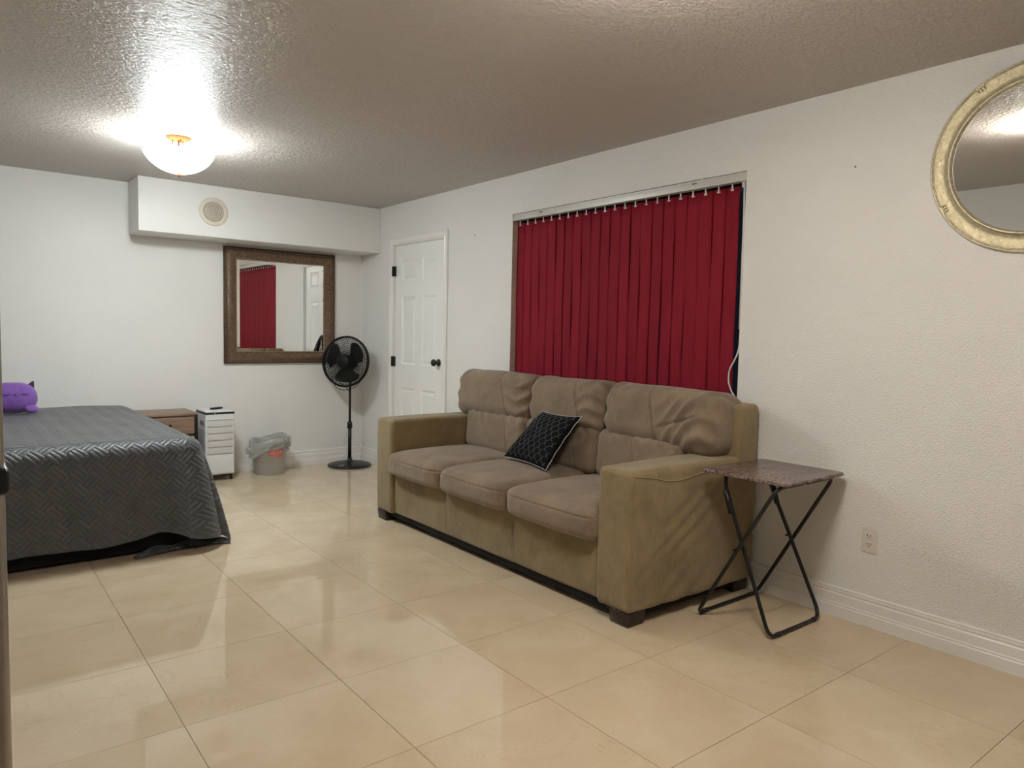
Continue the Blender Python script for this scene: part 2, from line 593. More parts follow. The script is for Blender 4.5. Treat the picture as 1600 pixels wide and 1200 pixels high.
# boxed-in soffit
SX0, SY0, SZ0 = 1.19, 6.089, 1.992
V, F = rbox((SX0, SY0, SZ0), (XR-0.0005, YB-0.0005, ZC-0.0005), 0.006, nr=2)
soffit = tag(obj('trim_1', V, F, M_WALL, smooth=True, autosmooth=0.9, base=(0, 0, 0)), 'boxed-in white soffit under the ceiling above the square mirror', kind='structure')

# floor slab and tiles
V, F = box((XL-TH, YF-TH, -0.05), (XR+TH, YB+TH, -0.0045))
floor = tag(obj('floor', V, F, M_GROUT, smooth=False, base=(0, 0, 0)), 'polished beige tile floor', kind='structure')
TW, TX0, TY0, TTH = 0.5322, 0.5615, 0.7766, -0.0062
G = 0.0009
def clip_poly(poly, ax, val, keep_less):
    out = []
    for i in range(len(poly)):
        a, b = poly[i], poly[(i+1) % len(poly)]
        ina = (a[ax] <= val) == keep_less
        inb = (b[ax] <= val) == keep_less
        if ina: out.append(a)
        if ina != inb:
            t = (val-a[ax])/(b[ax]-a[ax])
            out.append((a[0]+(b[0]-a[0])*t, a[1]+(b[1]-a[1])*t))
    return out
def tile_mesh(poly):
    cx = sum(p[0] for p in poly)/len(poly); cy = sum(p[1] for p in poly)/len(poly)
    n = len(poly)
    V = [(p[0], p[1], -0.0048) for p in poly]+[(p[0], p[1], 0.0) for p in poly]
    F = [tuple(range(n, 2*n))]+[(i, (i+1) % n, n+(i+1) % n, n+i) for i in range(n)]
    me = bpy.data.meshes.new('tile')
    me.from_pydata(V, [], F)
    me.materials.append(M_TILE)
    return me
c, s = math.cos(TTH), math.sin(TTH)
def tw(X, Y): return (c*X-s*Y, s*X+c*Y)
shared = tile_mesh([tw(G, G), tw(TW-G, G), tw(TW-G, TW-G), tw(G, TW-G)])
for kx in range(-5, 7):
    for ky in range(-6, 13):
        X0, Y0 = TX0+kx*TW, TY0+ky*TW
        full = [tw(X0+G, Y0+G), tw(X0+TW-G, Y0+G), tw(X0+TW-G, Y0+TW-G), tw(X0+G, Y0+TW-G)]
        poly = full
        for (ax, val, less) in ((0, XR-0.001, True), (0, XL+0.001, False), (1, YB-0.001, True), (1, YF+0.001, False)):
            if poly: poly = clip_poly(poly, ax, val, less)
        if len(poly) < 3: continue
        if max(p[0] for p in poly)-min(p[0] for p in poly) < 0.02 or max(p[1] for p in poly)-min(p[1] for p in poly) < 0.02: continue
        o0 = tw(X0, Y0)
        if poly == full: me = shared
        else: me = tile_mesh([(p[0]-o0[0], p[1]-o0[1]) for p in poly])
        t = bpy.data.objects.new('tile', me)
        COL.objects.link(t)
        t.parent = floor
        t.location = (o0[0], o0[1], 0)

# skirting boards
BP = [(0, 0), (0.017, 0), (0.017, 0.050), (0.0125, 0.055), (0.0155, 0.060), (0.012, 0.067), (0.012, 0.104), (0.007, 0.110), (0.0105, 0.118), (0.0085, 0.127), (0.0095, 0.133), (0.0, 0.137)]
def baseboard(name, p0, p1, nrm):
    V = []; n = len(BP)
    for p in (p0, p1):
        for (d, z) in BP:
            V.append((p[0]+nrm[0]*d, p[1]+nrm[1]*d, z))
    F = [(i, (i+1) % n, n+(i+1) % n, n+i) for i in range(n)]+[tuple(range(n)), tuple(range(n, 2*n))]
    return obj(name, V, F, M_TRIM, smooth=False, base=(0, 0, 0))
bb = baseboard('baseboard_right', (XR, YF), (XR, DY0-0.065), (-1, 0)); tag(bb, 'white moulded skirting board below the round mirror wall', kind='structure')
bb = baseboard('baseboard_right', (XR, DY1+0.065), (XR, YB), (-1, 0)); tag(bb, kind='structure')
bb = baseboard('baseboard_back', (XL, YB), (XR, YB), (0, -1)); tag(bb, 'white moulded skirting board along the far wall', kind='structure')

# ------------------------------------------------------------------ door (part of the right wall)
door = thing('door_1', (XR, (DY0+DY1)/2, 0), 'white six-panel door with black knob and black hinge', kind='structure')
sy0, sy1, sz0, sz1 = DY0+0.020, DY1-0.012, 0.012, DZ1-0.010
slab_x = XR+0.012
cw = (sy1-sy0)
pcols = [(sy0+0.115, sy0+cw/2-0.05), (sy0+cw/2+0.05, sy1-0.115)]
prows = [(0.24, 0.775), (0.975, 1.585), (1.715, 1.905)]
holes = [(a, b, z0, z1) for (a, b) in pcols for (z0, z1) in prows]
ya = sorted({sy0, sy1, *[v for p in pcols for v in p]}); za = sorted({sz0, sz1, *[v for p in prows for v in p]})
V, F = panel_wall(ya, za, holes, lambda a, b, d: (slab_x+d, a, b), 0.035)
slab = obj('door_slab', V, F, M_DOOR, door, smooth=False)
for (a, b, z0, z1) in holes:
    rings = [(0, 0.0), (0.008, 0.002), (0.018, 0.009), (0.024, 0.009), (0.046, 0.003)]
    V = []; F = []
    for (ins, dep) in rings:
        V += [(slab_x+dep, a+ins, z0+ins), (slab_x+dep, b-ins, z0+ins), (slab_x+dep, b-ins, z1-ins), (slab_x+dep, a+ins, z1-ins)]
    for r in range(len(rings)-1):
        for i in range(4):
            j = (i+1) % 4
            F.append((r*4+i, r*4+j, r*4+4+j, r*4+4+i))
    F.append(tuple(range(len(V)-4, len(V))))
    obj('door_panel', V, F, M_DOOR, slab, smooth=False, recalc=True)
# casing: two legs and a head, moulded
CP = [(0.0, 0.0), (0.0, 0.011), (0.010, 0.015), (0.018, 0.010), (0.040, 0.014), (0.052, 0.018), (0.060, 0.016), (0.060, 0.0)]  # (outwards, proud)
def casing():
    V = []; n = len(CP)
    y0, y1, z1 = DY0+0.004, DY1-0.004, DZ1-0.002
    for (cy, cz, sy, sz) in ((y0, 0.0, -1, 0), (y0, z1, -1, 1), (y1, z1, 1, 1), (y1, 0.0, 1, 0)):
        for (o_, p_) in CP:
            V.append((XR-p_, cy+sy*o_, cz+sz*o_))
    F = []
    for k in range(3):
        for i in range(n):
            F.append((k*n+i, k*n+(i+1) % n, (k+1)*n+(i+1) % n, (k+1)*n+i))
    F += [tuple(range(n)), tuple(range(3*n, 4*n))]
    return V, F
V, F = casing()
obj('door_casing', V, F, M_TRIM, door, smooth=False)
mb = MB()
mb.add(*box((XR+0.004, DY0, 0), (XR+0.10, DY0+0.018, DZ1))).add(*box((XR+0.004, DY1-0.010, 0), (XR+0.10, DY1, DZ1))).add(*box((XR+0.004, DY0, DZ1-0.008), (XR+0.10, DY1, DZ1)))
mb.build('door_jamb', M_TRIM, door, smooth=False)
R = basis((-1, 0, 0))
for (yy, zz) in ((5.075, 1.018),):
    mb = MB().add(*lathe([(0.031, 0), (0.031, 0.004), (0.024, 0.010), (0.012, 0.013), (0.011, 0.028), (0.020, 0.034), (0.028, 0.042), (0.030, 0.052), (0.026, 0.062), (0.014, 0.068), (0.004, 0.069)], 28, rot=R, loc=(slab_x, yy, zz)))
    mb.build('door_knob', M_BLACK, door)
for zz in (1.81, 1.0, 0.25):
    mb = MB().add(*rbox((XR-0.022, DY1-0.010, zz-0.045), (XR-0.008, DY1+0.004, zz+0.045), 0.004)).add(*box((XR-0.010, DY1-0.022, zz-0.044), (XR+0.012, DY1-0.006, zz+0.044)))
    mb.build('door_hinge', M_BLACK, door)

# ------------------------------------------------------------------ window and vertical blind
win = thing('window_1', (XR+0.10, (WY0+WY1)/2, WZ0), 'dark night window behind the red vertical blind', kind='structure')
gx = XR+0.105
mb = MB()
fwid = 0.045
mb.add(*box((gx-0.02, WY0, WZ0), (gx+0.02, WY0+fwid, WZ1))).add(*box((gx-0.02, WY1-fwid, WZ0), (gx+0.02, WY1, WZ1)))
mb.add(*box((gx-0.02, WY0, WZ0), (gx+0.02, WY1, WZ0+fwid))).add(*box((gx-0.02, WY0, WZ1-fwid), (gx+0.02, WY1, WZ1)))
mb.add(*box((gx-0.02, (WY0+WY1)/2-0.025, WZ0), (gx+0.02, (WY0+WY1)/2+0.025, WZ1)))
mb.build('window_frame', M_WFRAME, win, smooth=False)
for (a, b) in ((WY0+fwid, (WY0+WY1)/2-0.025), ((WY0+WY1)/2+0.025, WY1-fwid)):
    V, F = box((gx-0.003, a, WZ0+fwid), (gx+0.003, b, WZ1-fwid))
    obj('window_pane', V, F, M_GLASS, win, smooth=False)
V, F = box((XR+0.001, WY1-0.004, WZ0), (XR+0.085, WY1-0.0005, WZ1-0.046))
obj('window_jamb', V, F, M_TAUPE_JAMB, win, smooth=False)

blind = thing('vertical_blind', (XR+0.04, (WY0+WY1)/2, WZ0+0.02), 'crimson red vertical blind hanging in the window behind the sofa', 'blind')
hz1, hz0 = WZ1-0.0035, WZ1-0.047
mb = MB()
mb.add(*rbox((XR+0.004, WY0+0.004, hz0), (XR+0.050, WY1-0.004, hz1), 0.003, nr=2))
mb.add(*box((XR+0.0015, WY0+0.004, hz1-0.007), (XR+0.0045, WY1-0.004, hz1))).add(*box((XR+0.0015, WY0+0.004, hz0), (XR+0.0045, WY1-0.004, hz0+0.005)))
rail = mb.build('headrail', M_ALU, blind, autosmooth=0.6)
for yy in (3.80, 2.52):
    V, F = box((XR-0.0005, yy-0.014, hz1-0.018), (XR+0.003, yy+0.014, hz1-0.010))
    obj('rail_bracket', V, F, M_GREYP, rail, smooth=False)
NS = 22
pitch = (4.066-2.303)/(NS-1)
sl_top, sl_bot = hz0-0.016, 0.925
swr = random.Random(3)
slant = 0.0
for i in range(NS):
    yc = 4.066-i*pitch*1.0
    ang = math.radians(2.2 + swr.uniform(-1.6, 1.6))
    if i in (9, 11, 14, 18): ang = math.radians(-0.5)
    if i in (10, 12, 15): ang = math.radians(5)
    x0 = XR+0.045
    wd = 0.0445
    def slat_pt(u, v, yc=yc, ang=ang, k=swr.uniform(-1, 1)):
        z = sl_top+(sl_bot-sl_top)*v
        uu = (u*2-1)*wd
        bow = 0.0015*(1-(u*2-1)**2)
        a = ang+0.05*k*v
        sway = 0.010*k*v*v*0.5
        # near the hook the fabric is gathered a little
        return (x0+uu*math.sin(a)-bow*math.cos(a)+0.002*math.sin(9*v+k*5), yc+uu*math.cos(a)+sway, z+0.003*math.cos((u*2-1)*1.5)*(1-v))
    V, F = grid(slat_pt, 6, 14)
    V = np.array(V)
    n0 = len(V)
    V2 = V+np.array([0.0012, 0, 0])
    F2 = [tuple(n0+i2 for i2 in f[::-1]) for f in F]
    # close the rim
    nu, nv = 6, 14
    rim = [j for j in range(nv+1)]+[i2*(nv+1)+nv for i2 in range(1, nu+1)]+[nu*(nv+1)+j for j in range(nv-1, -1, -1)]+[i2*(nv+1) for i2 in range(nu-1, 0, -1)]
    F3 = [(rim[k], rim[(k+1) % len(rim)], n0+rim[(k+1) % len(rim)], n0+rim[k]) for k in range(len(rim))]
    sl = obj('slat', np.concatenate([V, V2]), list(F)+F2+F3, M_BLIND, blind)
    mb = MB().add(*rbox((x0-0.008, yc-0.004, sl_top-0.014), (x0-0.0045, yc+0.004, hz0+0.004), 0.0012, nr=1)).add(*box((x0-0.008, yc-0.009, sl_top-0.018), (x0+0.004, yc+0.009, sl_top-0.010)))
    mb.build('hook', M_WHITE, sl)
mb = MB().add(*tube([(XR+0.012, 2.212, hz0), (XR+0.010, 2.206, 1.9), (XR+0.008, 2.202, 1.32)], 0.0045, 8))
mb.add(*tube([(XR+0.016, 2.222, hz0-0.002), (XR+0.022, 2.226, hz0-0.03)], 0.006, 8))
mb.build('tilt_wand', M_WHITE, blind)
pts = catmull([(XR+0.02, 2.205, 1.32), (XR+0.012, 2.204, 1.22), (XR+0.006, 2.222, 1.16), (XR+0.004, 2.247, 1.11), (XR+0.004, 2.252, 1.05), (XR+0.006, 2.235, 1.0), (XR+0.012, 2.212, 0.965)], 8)
mb = MB().add(*tube(pts, 0.0042, 6)); mb.build('pull_cord', M_WHITE, blind)

# ------------------------------------------------------------------ ceiling lamps
def bowl_lamp(x, y, label, bowl_s, bulb_w, color):
    t = thing('ceiling_lamp', (x, y, ZC-0.21), label, 'ceiling lamp', None)
    V, F = lathe([(0.0005, ZC-0.018), (0.05, ZC-0.018), (0.062, ZC-0.014), (0.070, ZC-0.006), (0.072, ZC-0.0005)], 32, loc=(x, y, 0))
    cn = obj('canopy', V, F, M_COPPER, t)
    mb = MB().add(*tube([(x, y, ZC-0.018), (x, y, ZC-0.222)], 0.005, 8))
    mb.add(*lathe([(0.001, ZC-0.232), (0.008, ZC-0.229), (0.011, ZC-0.222), (0.008, ZC-0.214), (0.004, ZC-0.212)], 16, loc=(x, y, 0)))
    mb.build('stem', M_COPPER, t)
    prof = []
    for k in range(15):
        a = k/14*1.20
        prof.append((0.004+0.190*math.sin(a)/math.sin(1.20), ZC-0.212+0.112*(1-math.cos(a))/(1-math.cos(1.20))))
    inner = [(r*0.975, z+0.004) for (r, z) in prof[::-1]]
    V, F = lathe(prof+[(prof[-1][0]+0.002, prof[-1][1]+0.004)]+inner, 48, caps=(False, False), loc=(x, y, 0), closed=True)
    nt = NT('lit_opal_glass')
    nt.set(color=(0.9, 0.9, 0.88, 1), rough=0.3, emit=(*color, 1), es=bowl_s*LIGHT_SCALE)
    bo = obj('bowl', V, F, nt.m, t)
    n2 = NT('opal_glass_inside')
    n2.set(color=(0.9, 0.9, 0.88, 1), rough=0.3, emit=(*color, 1), es=bowl_s*LIGHT_SCALE*0.3)
    bo.data.materials.append(n2.m)
    ni = len(prof)+1
    for pg in bo.data.polygons:
        if min(v for v in pg.vertices) >= len(prof)*48: pg.material_index = 1
    for ang in (0.6, 2.7, 4.8):
        V, F = lathe([(0.001, -0.012), (0.004, -0.012), (0.004, 0.012), (0.001, 0.012)], 8, loc=(x+0.035*math.cos(ang), y+0.035*math.sin(ang), ZC-0.030))
        obj('screw', V, F, M_COPPER, cn)
    for sx in (-1, 1):
        ld = bpy.data.lights.new('bulb', 'POINT')
        ld.energy = bulb_w*LIGHT_SCALE
        ld.color = color
        ld.shadow_soft_size = 0.03
        lo = bpy.data.objects.new('bulb', ld)
        COL.objects.link(lo)
        lo.parent = t
        lo.location = (sx*0.07, 0.0, 0.055)
    return t
bowl_lamp(1.148, 4.72, 'lit white glass bowl ceiling lamp with copper canopy above the bed', BOWL_A, BULB_A, LAMP_COOL)
bowl_lamp(1.50, 1.25, 'second glass bowl ceiling lamp, above the near floor and out of the picture', BOWL_B, BULB_B, LAMP_WARM)

# ------------------------------------------------------------------ round vent on the soffit
vent = thing('ceiling_vent', (1.737, SY0, 2.193), 'round ivory air vent with concentric rings on the white soffit', 'vent')
R = basis((0, -1, 0))
V, F = lathe([(0.111, 0.0), (0.112, 0.003), (0.106, 0.008), (0.086, 0.011), (0.080, 0.009), (0.078, 0.001)], 48, caps=(False, False), rot=R, loc=(1.737, SY0, 2.193))
obj('flange', V, F, M_IVORY, vent)
V, F = lathe([(0.001, 0.0006), (0.080, 0.0006)], 40, caps=(False, False), rot=R, loc=(1.737, SY0, 2.193))
obj('vent_backing', V, F, simple('vent_shadow_grey', (186, 172, 156), 0.8), vent)
for rr in (0.066, 0.052, 0.038, 0.025):
    V, F = lathe([(rr-0.0055, 0.016), (rr+0.0005, 0.013), (rr+0.0055, 0.004), (rr+0.003, 0.003), (rr-0.002, 0.010), (rr-0.006, 0.013)], 40, rot=R, loc=(1.737, SY0, 2.193), closed=True)
    obj('vent_ring', V, F, M_IVORY, vent)
V, F = lathe([(0.001, 0.018), (0.010, 0.017), (0.013, 0.010), (0.012, 0.003)], 24, rot=R, loc=(1.737, SY0, 2.193))
obj('vent_hub', V, F, M_IVORY, vent)
mb = MB()
for a in (0.4, 0.4+PI/2):
    d = np.array([math.cos(a), 0, math.sin(a)])
    c0 = np.array([1.737, SY0-0.005, 2.193])
    mb.add(*tube([c0-d*0.078, c0+d*0.078], 0.002, 6))
mb.build('vent_spoke', M_IVORY, vent)

# ------------------------------------------------------------------ square bronze mirror on the far wall
mx0, mx1, mz0, mz1 = 1.915, 2.930, 0.960, 1.972
mir = thing('wall_mirror', ((mx0+mx1)/2, YB, mz0), 'square wall mirror in a wide beaded bronze frame on the far wall', 'mirror')
def rect_sweep(prof, x0, x1, z0, z1, y):
    V = []; n = len(prof)
    for (cx, cz, sx, sz) in ((x0, z0, 1, 1), (x1, z0, -1, 1), (x1, z1, -1, -1), (x0, z1, 1, -1)):
        for (i_, p_) in prof:
            V.append((cx+sx*i_, y-p_, cz+sz*i_))
    F = []
    for k in range(4):
        kk = (k+1) % 4
        for i in range(n-1):
            F.append((k*n+i, k*n+i+1, kk*n+i+1, kk*n+i))
    return V, F
V, F = rect_sweep([(0, 0.001), (0, 0.024), (0.004, 0.030), (0.010, 0.032), (0.016, 0.030), (0.020, 0.026), (0.022, 0.027), (0.026, 0.033)], mx0, mx1, mz0, mz1, YB)
fr = obj('outer_edge', V, F, M_BRONZED, mir, recalc=False)
V, F = rect_sweep([(0.026, 0.033), (0.034, 0.038), (0.046, 0.041), (0.062, 0.038), (0.080, 0.030), (0.088, 0.024), (0.094, 0.022), (0.100, 0.024), (0.108, 0.022), (0.110, 0.012)], mx0, mx1, mz0, mz1, YB)
frame = obj('frame', V, F, M_BRONZE, mir, recalc=False)
def beads(i_, p_, r, step, par, name):
    mb = MB()
    ico = []
    sv, sf = lathe([(0.001*r, -r), (r*0.8, -r*0.5), (r, 0), (r*0.8, r*0.5), (0.001*r, r)], 6)
    x0, x1, z0, z1 = mx0+i_, mx1-i_, mz0+i_, mz1-i_
    nx = int((x1-x0)/step); nz = int((z1-z0)/step)
    P = [(x0+(x1-x0)*k/nx, z) for k in range(nx) for z in (z0, z1)]+[(x, z0+(z1-z0)*k/nz) for k in range(1, nz) for x in (x0, x1)]
    for (x, z) in P: mb.add(np.array(sv)+np.array([x, YB-p_, z]), sf)
    o = mb.build(name, M_BEAD, par, recalc=False)
    o['kind'] = 'stuff'
beads(0.104, 0.024, 0.0042, 0.0095, mir, 'inner_beading')
beads(0.020, 0.028, 0.0032, 0.009, mir, 'outer_beading')
# bevelled glass
V = []; F = []
for (ins, p_) in ((0.107, 0.0153), (0.134, 0.0160)):
    V += [(mx0+ins, YB-p_, mz0+ins), (mx1-ins, YB-p_, mz0+ins), (mx1-ins, YB-p_, mz1-ins), (mx0+ins, YB-p_, mz1-ins)]
V2 = [(x, YB-0.004, z) for (x, y, z) in V[:4]]
V += V2
F = [(4, 5, 6, 7)]+[(i, (i+1) % 4, 4+(i+1) % 4, 4+i) for i in range(4)]+[(8, 11, 10, 9)]+[(8+i, 8+(i+1) % 4, (i+1) % 4, i) for i in range(4)]
obj('mirror_glass', V, F, M_MIRROR, mir, smooth=False)

# ------------------------------------------------------------------ round mirror on the right wall
oc = np.array([XR-0.006, 0.952, 1.975])
om = thing('round_mirror', tuple(oc-np.array([0, 0, 0.35])), 'round mirror in a champagne scrolled frame, cut by the right edge', 'mirror')
tilt = math.radians(2.0)
RO = basis((-math.cos(tilt), 0, -math.sin(tilt)), (0, 1, 0))
OL = oc-np.array([0.004, 0, 0])
prof_outer = [(0.350, 0.000), (0.356, 0.006), (0.356, 0.016), (0.352, 0.020), (0.349, 0.019)]
V, F = lathe(prof_outer, 96, caps=(False, False), rot=RO, loc=OL)
obj('frame_rim', V, F, M_GILT, om, recalc=False)
V, F = lathe([(0.349, 0.019), (0.345, 0.0185), (0.330, 0.0175), (0.312, 0.014), (0.300, 0.013), (0.294, 0.015), (0.291, 0.0150)], 96, caps=(False, False), rot=RO, loc=OL)
obj('frame', V, F, M_SILVER, om, recalc=False)
V, F = lathe([(0.291, 0.015), (0.289, 0.024), (0.285, 0.027), (0.280, 0.0255), (0.278, 0.019), (0.2755, 0.018), (0.274, 0.012)], 96, caps=(False, False), rot=RO, loc=OL)
obj('frame_lip', V, F, M_GILT, om, recalc=False)
V, F = lathe([(0.2745, 0.000), (0.2745, 0.012), (0.0002, 0.012)], 96, caps=(True, False), rot=RO, loc=OL)
obj('mirror_glass', V, F, M_MIRROR, om, smooth=False)
# scrolled double lines with four curls
notch = [math.radians(a) for a in (57, -29, -119, 147)]
def opt(a, r, h=0.0195): return RO @ np.array([r*math.cos(a), r*math.sin(a)*(-1 if RO[2, 1] < 0 else 1), h]) + OL
notch = sorted(notch)
for i in range(4):
    a0 = notch[i]; a1 = notch[(i+1) % 4]
    if a1 < a0: a1 += 2*PI
    mb = MB()
    for (rr, rd) in ((0.3475, 0.0011), (0.3425, 0.0008)):
        g = 0.05
        pts = [opt(a0+g+(a1-a0-2*g)*k/40, rr, 0.0195 if rr > 0.345 else 0.0187) for k in range(41)]
        # curl at each end
        st = [opt(a0+0.012+0.022*math.cos(q)*(1-q/9), rr-0.016+0.012*math.sin(q)*(1-q/9), 0.0185) for q in np.linspace(4.6, -0.6, 14)]
        en = [opt(a1-0.012-0.022*math.cos(q)*(1-q/9), rr-0.016+0.012*math.sin(q)*(1-q/9), 0.0185) for q in np.linspace(-0.6, 4.6, 14)]
        mb.add(*tube(st+pts+en if rr > 0.345 else pts, rd, 5))
    mb.build('scroll_line', M_DARKLINE, om)

# ------------------------------------------------------------------ wall outlet and nails
def outlet(y, z, label):
    t = thing('wall_outlet', (XR, y, z-0.055), label, 'outlet')
    V, F = rbox((XR-0.0062, y-0.036, z-0.056), (XR-0.0002, y+0.036, z+0.056), 0.003, nr=2)
    pl = obj('cover_plate', V, F, M_PLATE, t)
    for dz in (0.0195, -0.0195):
        R_ = basis((-1, 0, 0), (0, 1, 0))
        V, F = rbox((XR-0.0082, y-0.0165, z+dz-0.014), (XR-0.0055, y+0.0165, z+dz+0.014), 0.0022, nr=2)
        sk = obj('socket', V, F, M_PLATE, t)
        mb = MB()
        mb.add(*box((XR-0.0086, y-0.0085, z+dz-0.001), (XR-0.0078, y-0.0055, z+dz+0.008)))
        mb.add(*box((XR-0.0086, y+0.0055, z+dz-0.001), (XR-0.0078, y+0.0085, z+dz+0.008)))
        mb.add(*lathe([(0.0001, 0.0001), (0.0026, 0.0001), (0.0026, 0.0009), (0.0001, 0.0009)], 10, rot=R_, loc=(XR-0.0078, y, z+dz-0.0065)))
        mb.build('socket_slots', M_BLACKP, sk, smooth=False)
outlet(1.479, 0.387, 'white double socket outlet low on the wall right of the folding table')
for (y, z, lb) in ((1.631, 2.047, 'small nail in the wall between the red blind and the round mirror'), (4.562, 2.019, 'small nail in the wall between the door and the red blind')):
    V, F = lathe([(0.0008, -0.002), (0.0012, 0.006), (0.0045, 0.0075), (0.0045, 0.009), (0.0003, 0.010)], 10, rot=basis((-1, 0, 0)), loc=(XR, y, z))
    tag(obj('nail', V, F, M_GREYP), lb, 'nail')

# ------------------------------------------------------------------ sofa
sofa = thing('sofa', (2.74, 3.21, 0), 'taupe microfibre three-seat sofa with dark block feet beneath the red blind', 'sofa')
SBOT = 0.062
ARM_Z = 0.692
def groove(P, ax, target, coord, at, width, depth, sgn, mask=1.0):
    """press a line into the surface along axis ax"""
    d = (coord-at)/width
    P[:, ax] -= sgn*depth*np.exp(-d*d)*target*mask
    return P
# base rail
def rail_fn(P, h):
    f = (P[:, 0] < -h[0]*0.8).astype(float)
    for yy in (3.545, 2.905):
        groove(P, 0, f, P[:, 1]+3.21, yy+0.01*np.sin(P[:, 2]*9), 0.006, 0.006, -1)
    P[:, 0] += f*(0.004*sines(P, 9, 4)-0.006*np.cos(P[:, 2]/h[2]*1.5))
    return P
V, F = rbox((2.335, 2.20, SBOT), (3.10, 4.22, 0.36), 0.02, n=(3, 150, 14), fn=rail_fn)
obj('base_rail', V, F, M_SOFA_WARMLIT, sofa)
for yy in (3.545, 2.905):
    pts = [(2.3265+0.004, yy+0.01*math.sin((z-0.21)*9), z) for z in np.linspace(0.075, 0.33, 24)]
    mb = MB()
    for a in range(0, 23):
        if True: mb.add(*tube([np.array(pts[a]), np.array(pts[a])*0.4+np.array(pts[a+1])*0.6], 0.0012, 4))
    mb.build('seam', M_SEAM, sofa)
# arms
def arm_fn(side):
    def fn(P, h):
        x = P[:, 0]; z = P[:, 2]
        outer = (P[:, 1]*side > h[1]*0.6).astype(float)
        top = (P[:, 2] > h[2]*0.9).astype(float)
        bul = 0.012*np.cos(np.clip(x/h[0], -1, 1)*1.4)*np.cos(np.clip(z/h[2], -1, 1)*1.3)
        # diagonal drag folds on the outer side
        s = (x+0.10)*0.75+(z-0.05)*0.66
        t = -(x+0.10)*0.66+(z-0.05)*0.75
        msk = np.exp(-((s)/0.42)**2)*np.exp(-((t+0.02)/0.16)**2)
        fold = (np.abs(np.sin(t*30+np.sin(s*6)*1.3+np.sin(t*11)*1.5))**2-0.5)*0.009*msk
        lower = np.exp(-((z+0.25)/0.10)**2)*np.exp(-((x+0.12)/0.3)**2)*0.006*np.sin((x*0.9-z)*42)
        P[:, 1] += side*outer*(bul+fold+lower+0.003*sines(P, 7, 5))
        P[:, 2] += top*0.004*sines(P, 8, 9)
        front = (x < -h[0]*0.9).astype(float)
        P[:, 0] += front*(0.003*sines(P, 9, 11)-0.004*np.cos(z/h[2]*1.4))
        P[:, 0] += front*0.004*np.sin(P[:, 1]*150)*np.exp(-((z+h[2])/0.07)**2)
        # slight taper of the back end towards the camera
        if side < 0:
            P[:, 1] -= outer*0.018*np.clip((x+h[0])/(2*h[0]), 0, 1)
        for gx_ in (-0.305,):
            groove(P, 1, outer*side*side, x-0.04*z, gx_, 0.006, 0.004, side)
        return P
    return fn
V, F = rbox((2.300, 2.058, SBOT), (3.195, 2.268, ARM_Z), 0.028, n=(90, 10, 60), fn=arm_fn(-1), nr=4)
arm_r = tag(obj('arm', V, F, M_SOFA_WARMLIT, sofa))
V, F = rbox((2.300, 4.160, SBOT), (3.195, 4.372, ARM_Z), 0.028, n=(60, 10, 40), fn=arm_fn(1), nr=4)
arm_l = obj('arm', V, F, M_SOFA_WARMLIT, sofa)
def stitched(path, r, par, dash=True):
    path = [np.array(p, float) for p in path]
    mb = MB()
    if dash:
        for a in range(len(path)-1):
            mb.add(*tube([path[a], path[a]*0.35+path[a+1]*0.65], r, 4))
    else:
        mb.add(*tube(path, r, 6))
    return mb.build('seam', M_SEAM, par)
# vertical stitching on the near corner and along the side, with top piping
stitched([(2.3035, 2.0555-0.004*math.cos((z-0.37)*4), z) for z in np.linspace(0.08, 0.66, 50)], 0.0017, arm_r)
side_st = []
for t_ in np.linspace(0, 1, 46):
    d_ = np.array(fw*FPX+rt*(1045-11*t_-800)+up*(600-(762+168*t_)))
    p_ = np.array([0, 0, CAMZ])+d_*(2.043/d_[1])
    side_st.append(p_)
arm_bvh_pts = side_st
from mathutils.bvhtree import BVHTree
_bm = bmesh.new(); _bm.from_mesh(arm_r.data); _bv = BVHTree.FromBMesh(_bm); _off = loc_of(arm_r)
def on_arm(p):
    q = Vector(p)-_off
    hit = _bv.ray_cast(Vector((q.x, q.y-0.3, q.z)), Vector((0, 1, 0)))
    return np.array(hit[0]+_off)+np.array([0, -0.0006, 0]) if hit[0] is not None else np.array(p)
stitched([on_arm(p) for p in side_st], 0.0017, arm_r)
stitched([(2.303, y, 0.674) for y in np.linspace(2.09, 2.235, 8)], 0.0014, arm_r, False)
pip = catmull([(2.31, 2.052, 0.672), (2.42, 2.046, 0.655), (2.52, 2.040, 0.632), (2.60, 2.034, 0.628), (2.70, 2.030, 0.638), (2.82, 2.030, 0.652), (3.0, 2.032, 0.664), (3.17, 2.036, 0.67)], 8)
stitched([on_arm(p) for p in pip], 0.0032, arm_r, False)
# back frame
def backfr_fn(P, h):
    P[:, 0] += 0.003*sines(P, 9, 3)
    P[:, 2] += (P[:, 2] > 0)*0.004*sines(P, 6, 8)
    return P
V, F = rbox((3.035, 2.040, 0.30), (3.208, 4.375, 0.948), 0.03, n=(4, 80, 20), fn=backfr_fn, nr=4)
obj('back_frame', V, F, M_SOFA_WARMLIT, sofa)
